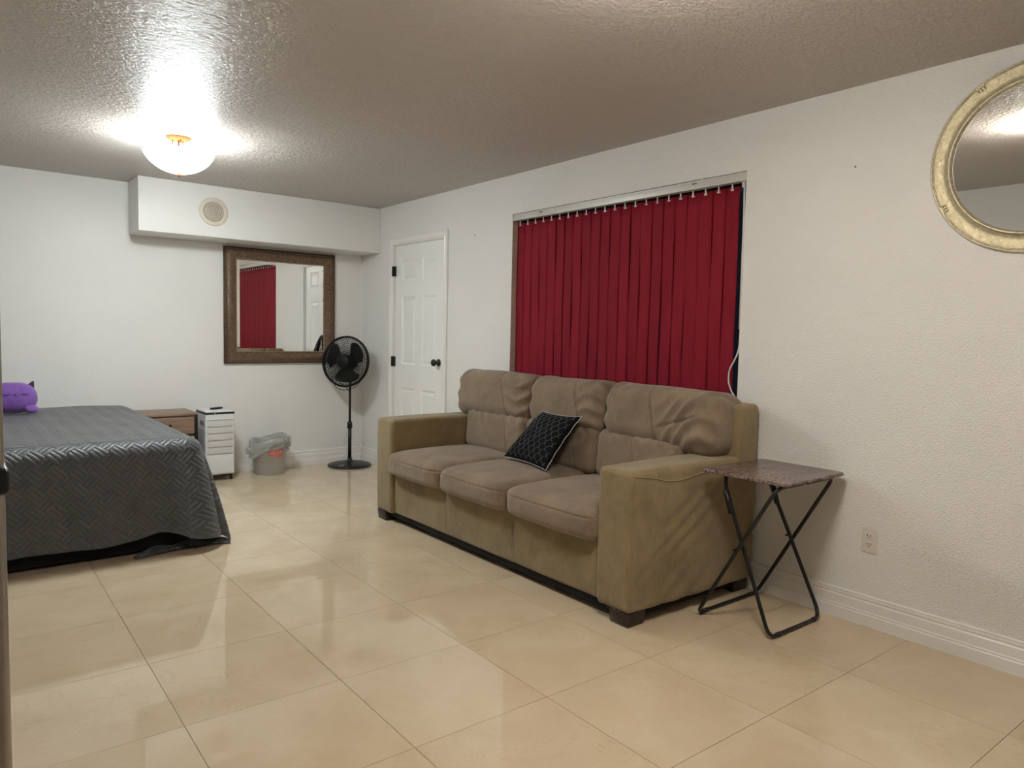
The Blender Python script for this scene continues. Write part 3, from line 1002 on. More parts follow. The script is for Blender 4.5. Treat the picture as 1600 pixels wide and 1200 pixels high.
# seat cushions
yb = [4.185, 3.570, 2.930, 2.262]
for i in range(3):
    y1, y0 = yb[i], yb[i+1]
    def seat_fn(P, h, i=i):
        x = P[:, 0]; y = P[:, 1]; z = P[:, 2]
        topm = np.clip(z/h[2], 0, 1)
        P[:, 2] += topm*0.007*sines(P, 8, 20+i)+topm*0.0035*sines(P, 26, 30+i)
        fr = np.clip((-x/h[0]-0.8)/0.2, 0, 1)
        # front edge droops and rounds, ends rounded in plan
        P[:, 2] -= 0.012*np.exp(-((x+h[0])/0.09)**2)*topm
        P[:, 0] += 0.022*np.exp(-((np.abs(y)-h[1])/0.05)**2)*np.clip(-x/h[0], 0, 1)
        P[:, 2] -= topm*0.012*np.exp(-((np.abs(y)-h[1])/0.04)**2)
        # sewn edge round the top front
        P[:, 0] += 0.006*fr*np.exp(-((z-h[2]*0.42)/0.004)**2)
        P[:, 0] += fr*0.003*sines(P, 16, 40+i)
        P[:, 0] += fr*0.0025*np.sin(y*70+np.sin(z*40))*np.exp(-((np.abs(y)-h[1])/0.14)**2)
        return P
    V, F = rbox((2.264, y0+0.002, 0.336), (3.02, y1-0.002, 0.488), 0.042, n=(46, 50, 10), puff=(0.014, 0.0, 0.018), fn=seat_fn, nr=9)
    sc_ = obj('seat_cushion', V, F, M_SOFAC, sofa)
# back cushions: lower roll and upper roll each, sewn together
cb = [4.30, 3.500, 2.845, 2.075]
lo_b = [4.155, 3.505, 2.870, 2.275]
for i in range(3):
    seam_u = [0.42, 0.42, -0.02][i]      # where the vertical seam runs, towards the right of each cushion
    def up_fn(P, h, i=i):
        x = P[:, 0]; y = P[:, 1]; z = P[:, 2]
        fr = np.clip(-x/h[0], 0, 1)
        a = -y/h[1]          # -1 left ... +1 right as seen
        sa = seam_u+0.16*(-z/h[2])*[1, 1, 0.6][i]
        # bulging roll, more rounded below
        P[:, 2] += 0.010*sines(P*np.array([1, 1, 0.2]), 9, 50+i)*np.clip(z/h[2], 0, 1)
        P[:, 0] += fr*0.006*sines(P, 9, 60+i)
        # the outer ends of the T-shaped cushions hang down onto the arms
        end = np.clip((a-0.05)*2.2, 0, 1) if i == 2 else (np.clip((-a-0.55)*4, 0, 1) if i == 0 else 0*a)
        P[:, 2] -= end*0.016*np.clip(-z/h[2], 0, 1)
        # folds gathered at the right of the seam
        right = 1/(1+np.exp(-(a-sa-0.03)*24))
        q = (z*0.9-(-y)*[0.35, 0.42, 0.5][i])*[1, 1, 1][i]
        fold = np.abs(np.sin(q*[40, 42, 34][i]+2.2*np.sin(y*14+i)))**1.5
        amt = [0.022, 0.021, 0.015][i]
        P[:, 0] += fr*right*(fold-0.5)*amt*(0.4+0.6*np.clip(a-sa, 0, 1)*2).clip(0, 1.1)
        groove(P, 0, fr, a, sa, 0.014, 0.012, -1)
        P[:, 0] += fr*0.012*np.exp(-((a+1)/0.12)**2)*np.sin(z*60+i)
        # crown creases along the top left corner
        P[:, 2] += 0.008*np.sin(y*55+x*30)*np.exp(-((a+0.85)/0.2)**2)*np.clip(z/h[2], 0, 1)
        P[:, 2] += 0.005*np.sin(y*70+x*40)*np.exp(-((a-0.85)/0.25)**2)*np.clip(z/h[2], 0, 1)
        if i == 2:
            # deep pull fold at the lower right of the near cushion
            dd = (z+0.055)-(-(y)-0.06)*0.34
            P[:, 0] += fr*0.012*np.exp(-(dd/0.010)**2)*np.clip((a-0.02)*3, 0, 1)*np.clip((0.8-a)*4, 0, 1)
            groove(P, 0, fr, a, 0.62, 0.014, 0.007, -1)
        return P
    V, F = rbox((2.890, cb[i+1]+0.004, 0.698), (3.165, cb[i]-0.004, 1.000), 0.080, n=(12, 120, 40), puff=(0.018, 0.004, 0.010), fn=up_fn, nr=7, rot=roty(0.13))
    bc = obj('back_cushion', V, F, M_SOFAC, sofa)
    def lo_fn(P, h, i=i):
        x = P[:, 0]; y = P[:, 1]; z = P[:, 2]
        fr = np.clip(-x/h[0], 0, 1)
        a = -y/h[1]
        P[:, 0] += fr*0.006*sines(P, 9, 70+i)
        groove(P, 0, fr, a, seam_u+0.05-0.12*(z/h[2]), 0.014, 0.008, -1)
        # little gathers just below the crease
        P[:, 0] += fr*0.007*np.sin(y*75+np.sin(z*30)*2)*np.exp(-((z-h[2])/0.06)**2)
        P[:, 0] += fr*0.006*np.abs(np.sin((z*0.8+y*0.5)*40))*np.exp(-((a-0.9)/0.3)**2)
        return P
    V, F = rbox((2.868, lo_b[i+1]+0.003, 0.470), (3.10, lo_b[i]-0.003, 0.745), 0.05, n=(8, 100, 30), puff=(0.012, 0.0, 0.0), fn=lo_fn, nr=6, rot=roty(0.10))
    obj('lower_cushion', V, F, M_SOFAC, sofa)
# feet
for (x0, y0) in ((2.306, 2.066), (2.306, 4.246), (3.08, 2.066), (3.08, 4.246)):
    V, F = rbox((x0, y0, 0.0005), (x0+0.115, y0+0.115, SBOT+0.004), 0.004, nr=2)
    V = np.array(V)
    cxy = np.array([x0+0.0575, y0+0.0575])
    k = 0.90+0.10*(V[:, 2:3]/SBOT)
    V[:, :2] = cxy+(V[:, :2]-cxy)*k
    obj('foot', V, F, M_FOOT, sofa)
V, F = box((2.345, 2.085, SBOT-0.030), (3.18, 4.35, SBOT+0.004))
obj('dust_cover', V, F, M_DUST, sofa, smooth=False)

# ------------------------------------------------------------------ black scallop pillow
def px_ray(px, py):
    return np.array(fw*FPX+rt*(px-800)+up*(600-py))
def on_plane(px, py, ax, val):
    d = px_ray(px, py); o = np.array([0, 0, CAMZ])
    return o+d*((val-o[ax])/d[ax])
BLp = np.array([2.715, 3.485, 0.508]); BRp = np.array([2.640, 3.000, 0.508])
TLp = np.array([2.868, 3.300, 0.800]); TRp = np.array([2.845, 2.940, 0.805])
pill = thing('throw_pillow', tuple((BLp+BRp)/2), 'black throw pillow with silver scallop stitching leaning on the middle back cushion', 'pillow')
nrm = np.cross(BRp-BLp, TLp-BLp); nrm /= np.linalg.norm(nrm)
if nrm[0] > 0: nrm = -nrm
def pil(u, v, side, lift=0.0):
    e = (1-abs(2*u-1)**2.6)*(1-abs(2*v-1)**2.6)
    cu = u+0.035*math.sin(2*PI*u)*0; 
    # edges pull inwards between the corners
    uu = 0.5+(u-0.5)*(1-0.07*(1-(2*v-1)**2)); vv = 0.5+(v-0.5)*(1-0.07*(1-(2*u-1)**2))
    p = (BLp*(1-uu)+BRp*uu)*(1-vv)+(TLp*(1-uu)+TRp*uu)*vv
    th = 0.058*max(e, 0)**0.55
    wr = 0.004*math.sin(u*19+v*5)*math.sin(v*15)*max(e, 0)
    return p+nrm*(side*(th)+(wr if side > 0 else 0)+lift)+nrm*0.012
V1, F1 = grid(lambda u, v: pil(u, v, 1), 36, 36)
V2, F2 = grid(lambda u, v: pil(u, v, -0.8), 36, 36)
mb = MB().add(V1, F1).add(V2, [f[::-1] for f in F2])
bmv = mb.V(); 
o = mb.build('pillow_cover', M_PILLOW, pill, recalc=False)
bm = bmesh.new(); bm.from_mesh(o.data); bmesh.ops.remove_doubles(bm, verts=bm.verts, dist=0.0004); bmesh.ops.recalc_face_normals(bm, faces=bm.faces); bm.to_mesh(o.data); bm.free()
# embroidered scallops on the front
mb = MB()
rows_, cols_ = 11, 8
rx, ry = 0.5/cols_, 1.0/rows_
for r_ in range(rows_):
    for c_ in range(cols_+1):
        cu = (c_+(0.5 if r_ % 2 else 0.0))/cols_
        cv = (r_+0.1)/rows_
        pts = []
        for k in range(13):
            a = PI*k/12
            u = cu+rx*math.cos(a); v = cv+ry*1.02*math.sin(a)
            if 0.03 < u < 0.97 and 0.03 < v < 0.975: pts.append(pil(u, v, 1, 0.0006))
        if len(pts) > 2: mb.add(*tube(pts, 0.00085, 4, caps=False))
em = mb.build('scallop_stitching', M_THREAD, pill); em['kind'] = 'stuff'
edge = [pil(1.0, v, 1, 0.0) + np.array([0.0, -0.003, 0.002*math.sin(v*25)]) for v in np.linspace(0, 1, 40)]+[pil(u, 1, 1) for u in np.linspace(0.98, 0.02, 30)]+[pil(0, v, 1) for v in np.linspace(1, 0, 30)]+[pil(u, 0, 1) for u in np.linspace(0.02, 0.98, 30)]
mb = MB().add(*tube(edge, 0.0021, 6, closed=True)); tag(mb.build('piping', M_CORDW, pill), 'pale piping cord')

# ------------------------------------------------------------------ folding table
tb = thing('folding_table', (2.94, 1.80, 0), 'small folding tray table with brown marbled top and crossed black legs', 'table')
TZ = 0.680
tx0, tx1, ty0, ty1 = 2.700, 3.190, 1.585, 2.010
def rrect(x0, x1, y0, y1, r, n=5):
    P = []
    for (cx, cy, a0) in ((x1-r, y1-r, 0), (x0+r, y1-r, PI/2), (x0+r, y0+r, PI), (x1-r, y0+r, 1.5*PI)):
        for k in range(n+1):
            a = a0+PI/2*k/n
            P.append((cx+r*math.cos(a), cy+r*math.sin(a)))
    return P
def plate(layers):
    V = []; F = []
    n = None
    for (ins, z) in layers:
        P = rrect(tx0+ins, tx1-ins, ty0+ins, ty1-ins, 0.022)
        n = len(P)
        V += [(x, y, z) for (x, y) in P]
    for k in range(len(layers)-1):
        for i in range(n):
            j = (i+1) % n
            F.append((k*n+i, k*n+j, (k+1)*n+j, (k+1)*n+i))
    F.append(tuple(range(n))); F.append(tuple(range((len(layers)-1)*n, len(layers)*n)))
    return V, F
V, F = plate([(0.004, TZ-0.016), (0.0, TZ-0.013), (0.0, TZ-0.004), (0.003, TZ-0.001), (0.006, TZ)])
obj('tabletop', V, F, M_MARBLE, tb, autosmooth=0.5)
# frame A: floor bar beside the sofa, crosses to the near side of the top
ra = 0.0085
def leg_frame(xa, xb, yfoot, ytop, bend_top):
    z0 = 0.0095; z1 = TZ-0.024
    P = [(xa+bend_top*0.0, ytop, z1), (xa, ytop+(yfoot-ytop)*0.03, z1-0.03), (xa, yfoot, z0), (xb, yfoot, z0), (xb, ytop+(yfoot-ytop)*0.03, z1-0.03), (xb, ytop, z1)]
    return P
A = [(2.90, 1.625, TZ-0.026), (2.700, 1.625, TZ-0.026), (2.690, 1.992, 0.0095), (3.168, 1.992, 0.0095), (3.160, 1.625, TZ-0.026), (2.93, 1.625, TZ-0.026)]
fa = MB().add(*tube(fillet(A, 0.05, 6), ra, 10)).build('leg_frame', M_TUBE, tb)
Bp = [(2.745, 1.905, TZ-0.020), (2.745, 1.905, TZ-0.070), (2.712, 1.636, 0.0095), (3.125, 1.636, 0.0095), (3.085, 1.905, TZ-0.070), (3.085, 1.905, TZ-0.020)]
Bp2 = [Bp[0]]+fillet(Bp, 0.055, 6)[1:-1]+[Bp[-1]]
fb = MB().add(*tube(Bp2, ra, 10)).build('leg_frame', M_TUBE, tb)
for xx, dx in ((2.738, -0.006), (3.092, 0.004)):
    mb = MB().add(*tube([(xx+dx, 1.893, TZ-0.085), (xx+dx, 1.860, TZ-0.185)], 0.0125, 8)).add(*tube([(xx-0.014, 1.878, TZ-0.125), (xx+0.014, 1.878, TZ-0.125)], 0.005, 8))
    mb.build('leg_clip', M_TUBE, fb)
for xx in (2.712, 3.130):
    mb = MB().add(*tube([(xx-0.016, 1.817, 0.348), (xx+0.016, 1.817, 0.348)], 0.005, 8))
    mb.build('pivot_bolt', M_TUBE, fa)
for (xx, yy) in ((2.74, 1.992), (3.10, 1.992)):
    mb = MB().add(*tube([(xx, yy, 0.0105), (xx+0.03, yy, 0.0105)], 0.0102, 8)); mb.build('rubber_foot', M_BLACKP, fa)
for (xx, yy) in ((2.77, 1.636), (3.06, 1.636)):
    mb = MB().add(*tube([(xx, yy, 0.0105), (xx+0.03, yy, 0.0105)], 0.0102, 8)); mb.build('rubber_foot', M_BLACKP, fb)
for (lo_, hi_) in (((2.76, 1.607, TZ-0.020), (3.13, 1.643, TZ-0.0155)), ((2.733, 1.890, TZ-0.024), (2.757, 1.920, TZ-0.0155)), ((3.073, 1.890, TZ-0.024), (3.097, 1.920, TZ-0.0155))):
    V, F = box(lo_, hi_)
    obj('mounting_bracket', V, F, M_TUBE, tb, smooth=False)

# ------------------------------------------------------------------ pedestal fan
fx, fy = 2.985, 6.205
fan = thing('pedestal_fan', (fx, fy, 0), 'black pedestal fan in the corner between the square mirror and the door', 'fan')
V, F = lathe([(0.200, 0.0005), (0.203, 0.010), (0.196, 0.018), (0.150, 0.030), (0.080, 0.041), (0.034, 0.048), (0.024, 0.056), (0.022, 0.075)], 56, loc=(fx, fy, 0))
fbs = obj('base', V, F, M_FANBASE, fan)
V, F = rbox((-0.030, -0.017, -0.001), (0.030, 0.017, 0.001), 0.0009, nr=1)
V = xform(V, rotz(-0.1) @ rotx(0.23), (fx-0.125, fy-0.105, 0.0285))
obj('base_label', V, F, M_GREYP, fbs)
mb = MB().add(*tube([(fx, fy, 0.06), (fx, fy, 0.40)], 0.0165, 16)); mb.build('lower_pole', M_BLACKP, fan)
V, F = lathe([(0.017, 0.352), (0.0235, 0.358), (0.025, 0.375), (0.0225, 0.392), (0.024, 0.402), (0.021, 0.414), (0.013, 0.420)], 24, loc=(fx, fy, 0))
obj('height_collar', V, F, M_BLACKP, fan)
mb = MB().add(*tube([(fx, fy, 0.40), (fx, fy, 0.86)], 0.0115, 12)); mb.build('upper_pole', M_BLACKP, fan)
# head
ad = math.radians(54)
tiltu = math.radians(6)
fd = np.array([-math.sin(ad)*math.cos(tiltu), -math.cos(ad)*math.cos(tiltu), math.sin(tiltu)])
HC = np.array([fx, fy, 0.985])+fd*0.085
HC[2] = 0.983
HR = basis(fd, (math.cos(ad), -math.sin(ad), 0))
def hp(r, a, d): return HC+HR @ np.array([r*math.cos(a), r*math.sin(a), d])
GR = 0.232
V, F = lathe([(GR-0.010, -0.018), (GR+0.003, -0.015), (GR+0.006, 0.0), (GR+0.003, 0.015), (GR-0.010, 0.018), (GR-0.014, 0.0)], 64, rot=HR, loc=HC, closed=True)
obj('grille_rim', V, F, M_FANP, fan)
def gr_front(r): return 0.052*(1-(r/GR)**3.2)**0.6 if r < GR else 0
def gr_back(r): return -0.058*(1-(r/GR)**3.4)**0.6 if r < GR else 0
for (nm, fn_, r0) in (('front_grille', gr_front, 0.055), ('rear_grille', gr_back, 0.055)):
    mb = MB()
    nsp = 64
    for k in range(nsp):
        a0 = 2*PI*k/nsp
        pts = []
        for j in range(9):
            rr = r0+(GR-0.004-r0)*j/8
            pts.append(hp(rr, a0+(0.35 if nm == 'front_grille' else -0.2)*(1-(rr/GR)), fn_(rr)))
        mb.add(*tube(pts, 0.0019, 4, caps=False))
    for rr in (0.070, 0.090, 0.110, 0.130, 0.150, 0.170, 0.190, 0.208):
        mb.add(*tube([hp(rr, 2*PI*k/48, fn_(rr)) for k in range(48)], 0.0019, 4, closed=True))
    mb.build(nm, M_FANP, fan)
V, F = lathe([(0.0005, 0.066), (0.040, 0.065), (0.056, 0.060), (0.063, 0.052), (0.062, 0.042)], 32, rot=HR, loc=HC)
obj('hub_cap', V, F, M_FANP, fan)
V, F = lathe([(0.030, 0.026), (0.034, 0.018), (0.034, -0.020), (0.010, -0.024)], 24, rot=HR, loc=HC)
obj('blade_hub', V, F, M_FANP, fan)
for b in range(3):
    a0 = math.radians([152, 32, 272][b])
    def bl(u, v, a0=a0):
        r = 0.028+0.165*u
        half = 0.62*math.sin(PI*(0.18+0.66*u))**0.8*(0.35+0.65*u) if u < 1 else 0.3
        half = 0.30+0.42*math.sin(PI*min(1, u*1.02)*0.62)
        if u > 0.9: half *= 1-((u-0.9)/0.1)**2*0.25
        a = a0+(v-0.5)*2*half*0.98+0.12*u
        return hp(r, a, (v-0.5)*-0.05*(0.5+u*0.5)+0.002)
    V, F = grid(bl, 12, 10)
    V = np.array(V); n0 = len(V)
    V2 = V-fd*0.003
    obj('blade', np.concatenate([V, V2]), list(F)+[tuple(n0+i for i in f[::-1]) for f in F], M_FANP, fan, recalc=False)
V, F = lathe([(0.050, -0.056), (0.062, -0.062), (0.066, -0.090), (0.060, -0.130), (0.045, -0.155), (0.015, -0.165), (0.0005, -0.166)], 28, rot=HR, loc=HC)
mo = obj('motor_housing', V, F, M_FANP, fan)
V, F = rbox((fx-0.024, fy-0.028, 0.83), (fx+0.024, fy+0.028, 0.945), 0.012, nr=3)
obj('neck', V, F, M_FANP, fan)
rgt = np.array([math.cos(YAW), -math.sin(YAW), 0])
c0 = np.array([fx, fy, 0])-0.03*np.array([math.sin(YAW), math.cos(YAW), 0])
cp = [c0+rgt*a+np.array([0, 0, z]) for (a, z) in ((-0.155, 0.845), (-0.150, 0.790), (-0.115, 0.735), (-0.060, 0.715), (-0.015, 0.722), (0.030, 0.733), (0.075, 0.765), (0.110, 0.81), (0.115, 0.85))]
mb = MB().add(*tube(catmull(cp, 6), 0.0028, 6))
cp = [c0+rgt*a+np.array([0, 0, z]) for (a, z) in ((-0.09, 0.79), (-0.05, 0.755), (-0.02, 0.73), (0.0, 0.70))]
mb.add(*tube(catmull(cp, 6), 0.0028, 6))
mb.build('power_cord', M_FANP, fan)

# ------------------------------------------------------------------ waste bin
bx, by = 2.247, 6.268
bn = thing('waste_bin', (bx, by, 0), 'frosted plastic waste bin with grey liner bag and red print by the skirting', 'bin')
V, F = lathe([(0.001, 0.0008), (0.122, 0.0008), (0.127, 0.006), (0.147, 0.290), (0.153, 0.292), (0.153, 0.298), (0.144, 0.298), (0.124, 0.010), (0.001, 0.006)], 44, loc=(bx, by, 0), caps=(False, False))
obj('bucket', V, F, M_BINP, bn)
# liner folded over the rim, crumpled; low on the left
def liner(u, v):
    a = 2*PI*u
    left = math.exp(-((a-(PI+0.25))/0.55)**2)      # a = PI is -x
    right = math.exp(-((min(a, 2*PI-a))/0.35)**2)
    cr = 0.007*math.sin(a*7+v*3)+0.005*math.sin(a*13+v*9)
    if v < 0.3:
        t = v/0.3
        r = 0.140-0.03*(1-t); z = 0.20+0.115*t
        z += 0.012*math.sin(a*3)*t
    else:
        t = (v-0.3)/0.7
        drop = 0.075+0.045*left+0.05*right+0.03*max(0, math.cos(a-PI*1.2))
        r = 0.152+0.014*math.sin(PI*min(1, t*1.2))+0.032*left*t+0.018*right*t+cr*t
        z = 0.315+0.012*math.sin(a*3)-drop*t+0.01*math.sin(a*5)*t+0.018*math.cos(a)*(1-t)
    return (bx+r*math.cos(a), by+min(r, 0.165)*math.sin(a), z)
V, F = grid(liner, 72, 16)
lb = obj('liner_bag', V, F, M_BAG, bn, recalc=False)
# bunched knots of the bag
for (dx, dz, sx, sz) in ((-0.178, 0.215, 0.034, 0.026), (0.170, 0.27, 0.013, 0.05)):
    def knot(P, h): return P*(1+0.22*sines(P, 120, 5)[:, None])
    V, F = rbox((bx+dx-sx, by-0.05, dz-sz), (bx+dx+sx, by-0.01, dz+sz), 0.013, n=(5, 4, 5), fn=knot)
    obj('bag_knot', V, F, M_BAG, lb)
# red lettering-like print wrapped on the front (illegible in the photograph: broad brush strokes)
mb = MB()
def onbin(a, z, lift=0.0012):
    r = 0.127+(z-0.006)*0.0704+lift
    return np.array([bx+r*math.cos(a), by+r*math.sin(a), z])
fa0 = math.atan2(-by, -bx)
gpt = lambda u, v: onbin(fa0-0.02+0.95*u+0.02*math.sin(v*9), 0.158+0.066*v+0.006*math.sin(u*7)-0.012*(u < 0.05), 0.0010)
V, F = grid(gpt, 16, 6)
obj('red_label', V, F, M_RED, bn, recalc=False)
strokes = [[(0.06, 0.235), (0.03, 0.225), (0.05, 0.205), (0.12, 0.205)], [(0.18, 0.222), (0.20, 0.207), (0.27, 0.207), (0.28, 0.224)],
           [(0.34, 0.205), (0.35, 0.222), (0.42, 0.222), (0.44, 0.205)], [(0.52, 0.222), (0.54, 0.205), (0.60, 0.212)], [(0.68, 0.235), (0.69, 0.205)], [(0.76, 0.235), (0.77, 0.205), (0.80, 0.205)]]
for st in strokes:
    pts = catmull([onbin(fa0+a, z-0.022, 0.0016) for (a, z) in st], 4)
    mb.add(*tube(pts, 0.0024, 5))
mb.build('label_script', simple('pale_pink_print', (224, 170, 164), 0.5), bn)


# ------------------------------------------------------------------ evaporative cooler
ac = thing('air_cooler', (1.79, 6.27, 0), 'white portable air cooler with louvred front on castors right of the nightstand', 'air cooler')
AX0, AX1, AY0, AY1, AZ0, AZ1 = 1.672, 1.905, 6.130, 6.400, 0.052, 0.560
V, F = rbox((AX0, AY0, AZ0), (AX1, AY1, AZ1), 0.012)
body = obj('body', V, F, M_WHITEP, ac)
V, F = rbox((AX0-0.001, AY0-0.002, AZ1-0.003), (AX1+0.001, AY1+0.001, AZ1+0.012), 0.004)
obj('control_band', V, F, M_BLACKP, ac)
V, F = rbox((AX0, AY0+0.002, AZ1+0.010), (AX1, AY1, AZ1+0.026), 0.006)
obj('top_cover', V, F, M_WHITEP, ac)
V, F = lathe([(0.0001, 0), (0.004, 0), (0.004, 0.0015), (0.0001, 0.0015)], 12, rot=basis((0, -1, 0)), loc=(AX0+0.075, AY0-0.0022, AZ1+0.0045))
obj('indicator', V, F, M_WHITE, ac)
mb = MB()
for k, (z0, z1) in enumerate(((0.507, 0.515),)):
    mb.add(*rbox((AX0+0.012, AY0-0.004, z0), (AX1-0.010, AY0+0.004, z1), 0.002, nr=1))
mb.build('front_trim', M_WHITEP2, ac)
zz = 0.500
hts = [0.048, 0.056, 0.058, 0.056, 0.056]
for hgt in hts:
    V, F = rbox((AX0+0.016, AY0-0.0045, zz-hgt+0.003), (AX1-0.014, AY0+0.006, zz), 0.003, nr=2)
    V = np.array(V)
    V[:, 1] -= 0.006*(1-(V[:, 2]-(zz-hgt))/hgt)*(V[:, 1] < AY0)
    obj('louvre', V, F, M_WHITEP2, ac)
    zz -= hgt
V, F = rbox((AX0+0.014, AY0-0.004, 0.064), (AX1-0.012, AY0+0.006, zz-0.004), 0.004, nr=2)
tank = obj('water_tank', V, F, M_WHITEP, ac)
V, F = box((AX1-0.050, AY0-0.0062, 0.262), (AX1-0.022, AY0-0.0035, 0.266))
obj('tank_mark', V, F, M_GREYP, ac, smooth=False)
# side handle recess: a grey oval cup
V, F = rbox((AX0-0.0035, AY0+0.05, 0.465), (AX0+0.002, AY0+0.15, 0.500), 0.0022, nr=2)
obj('side_handle', V, F, M_GREYP, ac)
V, F = rbox((AX0-0.0025, AY0+0.025, 0.09), (AX0+0.002, AY1-0.03, 0.43), 0.002, nr=2)
obj('side_panel', V, F, simple('pale_grey_side', (176, 180, 178), 0.4), ac)
for (cx_, cy_) in ((AX0+0.03, AY0+0.03), (AX1-0.022, AY0+0.03), (AX0+0.03, AY1-0.03), (AX1-0.022, AY1-0.03)):
    mb = MB().add(*lathe([(0.0005, -0.009), (0.016, -0.009), (0.0185, -0.006), (0.0185, 0.006), (0.016, 0.009), (0.0005, 0.009)], 20, rot=basis((1, 0, 0)), loc=(cx_, cy_, 0.0190)))
    mb.add(*rbox((cx_-0.012, cy_-0.012, 0.026), (cx_+0.012, cy_+0.014, 0.054), 0.004, nr=1))
    mb.build('castor', M_BLACKP, ac)
V, F = box((AX0+0.02, AY0+0.02, 0.036), (AX1-0.02, AY1-0.02, 0.056))
obj('underside', V, F, M_BLACKP, ac, smooth=False)
# remote lying on it
rz0 = AZ1+0.0265
V, F = rbox((-0.020, -0.058, 0), (0.020, 0.058, 0.014), 0.006, n=(2, 4, 1), nr=3)
V = xform(V, rotz(-1.0), (1.800, 6.270, rz0))
rem = tag(obj('remote_control', V, F, M_BLACKP), 'small black remote control lying on top of the white air cooler', 'remote')
for k in range(4):
    V, F = lathe([(0.0001, 0.0135), (0.004, 0.0155), (0.0042, 0.0135)], 10, caps=(False, False))
    V = xform(V, rotz(-1.0), (1.800, 6.270, rz0)); V = V+rotz(-1.0) @ np.array([0.007*(-1)**k, -0.03+0.018*k, 0])
    obj('button', V, F, M_GREYP, rem)

# ------------------------------------------------------------------ nightstand
ns = thing('nightstand', (1.40, 6.24, 0), 'oak-look nightstand with black metal legs behind the bed corner', 'nightstand')
NX0, NX1, NY0, NY1, NZ = 1.198, 1.595, 6.045, 6.425, 0.588
V, F = rbox((NX0, NY0, NZ-0.020), (NX1, NY1, NZ), 0.003, nr=2)
obj('top_board', V, F, M_WOOD, ns)
V, F = box((NX0+0.022, NY0+0.018, NZ-0.170), (NX1-0.022, NY1-0.004, NZ-0.021))
obj('cabinet_body', V, F, M_WOOD, ns, smooth=False)
V, F = rbox((NX0+0.026, NY0+0.006, NZ-0.165), (NX1-0.028, NY0+0.020, NZ-0.032), 0.002, nr=1)
dr = obj('drawer', V, F, M_WOOD, ns)
V, F = lathe([(0.004, 0.0), (0.004, 0.010), (0.010, 0.013), (0.0125, 0.019), (0.010, 0.025), (0.0005, 0.026)], 18, rot=basis((0, -1, 0)), loc=(1.385, NY0+0.006, 0.495))
obj('knob', V, F, M_BLACK, dr)
for (x_, y_) in ((NX0+0.002, NY0+0.004), (NX1-0.024, NY0+0.004), (NX0+0.002, NY1-0.026), (NX1-0.024, NY1-0.026)):
    V, F = rbox((x_, y_, 0.0005), (x_+0.022, y_+0.022, NZ-0.0205), 0.0015, nr=1)
    obj('leg', V, F, M_BLACK, ns)
V, F = rbox((NX0+0.002, NY0+0.02, 0.17), (NX1-0.002, NY1-0.01, 0.186), 0.002, nr=1)
obj('lower_shelf', V, F, M_WOOD, ns)
mb = MB().add(*box((NX0+0.024, NY0+0.006, NZ-0.186), (NX1-0.024, NY0+0.022, NZ-0.171)))
mb.build('cross_bar', M_BLACK, ns, smooth=False)

# ------------------------------------------------------------------ bed
BX0, BX1, BY0, BY1, BZ = -0.42, 1.165, 4.335, 6.40, 0.635
bed = thing('bed', (0.34, 5.38, 0), 'bed under a charcoal basketweave quilt against the far wall', 'bed')
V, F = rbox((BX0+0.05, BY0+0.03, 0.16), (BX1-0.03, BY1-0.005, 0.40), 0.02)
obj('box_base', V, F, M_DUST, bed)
V, F = rbox((BX0+0.03, BY0+0.01, 0.40), (BX1-0.015, BY1-0.002, BZ-0.012), 0.05)
obj('mattress', V, F, M_MATT, bed)
for (x_, y_) in ((BX0+0.1, BY0+0.10), (BX1-0.16, BY0+0.10), (BX0+0.1, BY1-0.16), (BX1-0.16, BY1-0.16)):
    V, F = rbox((x_, y_, 0.0005), (x_+0.05, y_+0.05, 0.162), 0.004, nr=1)
    obj('leg', V, F, M_BLACKP, bed)
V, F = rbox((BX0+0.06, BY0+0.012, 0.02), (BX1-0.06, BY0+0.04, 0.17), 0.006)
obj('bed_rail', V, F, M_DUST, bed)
# quilt: top field, then a skirt following left side, foot and right side
rc = 0.10
per = []      # perimeter at the top edge: (x, y, nx, ny, arclength)
def addp(x, y, nx, ny): per.append([x, y, nx, ny])
for k in range(61): addp(BX1, BY1-(BY1-BY0-rc)*k/60, 1, 0)
for k in range(1, 24):
    a = -PI/2*k/24
    addp(BX1-rc+rc*math.cos(a), BY0+rc+rc*math.sin(a), math.cos(a), math.sin(a))
for k in range(0, 61): addp(BX1-rc-(BX1-BX0-2*rc)*k/60, BY0, 0, -1)
for k in range(1, 13):
    a = -PI/2-PI/2*k/13
    addp(BX0+rc+rc*math.cos(a), BY0+rc+rc*math.sin(a), math.cos(a), math.sin(a))
for k in range(0, 31): addp(BX0, BY0+rc+(BY1-BY0-rc)*k/30, -1, 0)
per = np.array(per)
arc = np.concatenate([[0], np.cumsum(np.hypot(np.diff(per[:, 0]), np.diff(per[:, 1])))])
A_C0 = arc[60]; A_C1 = arc[84]; A_FOOT1 = arc[144]
A_EDGE = A_C0+0.30*(A_C1-A_C0)
nt_ = 40
V = []; UV = []
def hem(a, x):
    # height of the hem above the floor along the perimeter
    if a > A_EDGE: 
        base = 0.098+0.004*math.sin(a*9)
        xx = x
        return base+0.030*math.exp(-((xx-0.93)/0.10)**2)-0.045*max(0, min(1, (xx-1.03)/0.13))
    if a > A_C0-0.25: return 0.022
    return 0.022+0.06*min(1, (A_C0-0.25-a)/0.5)
topr = 0.060
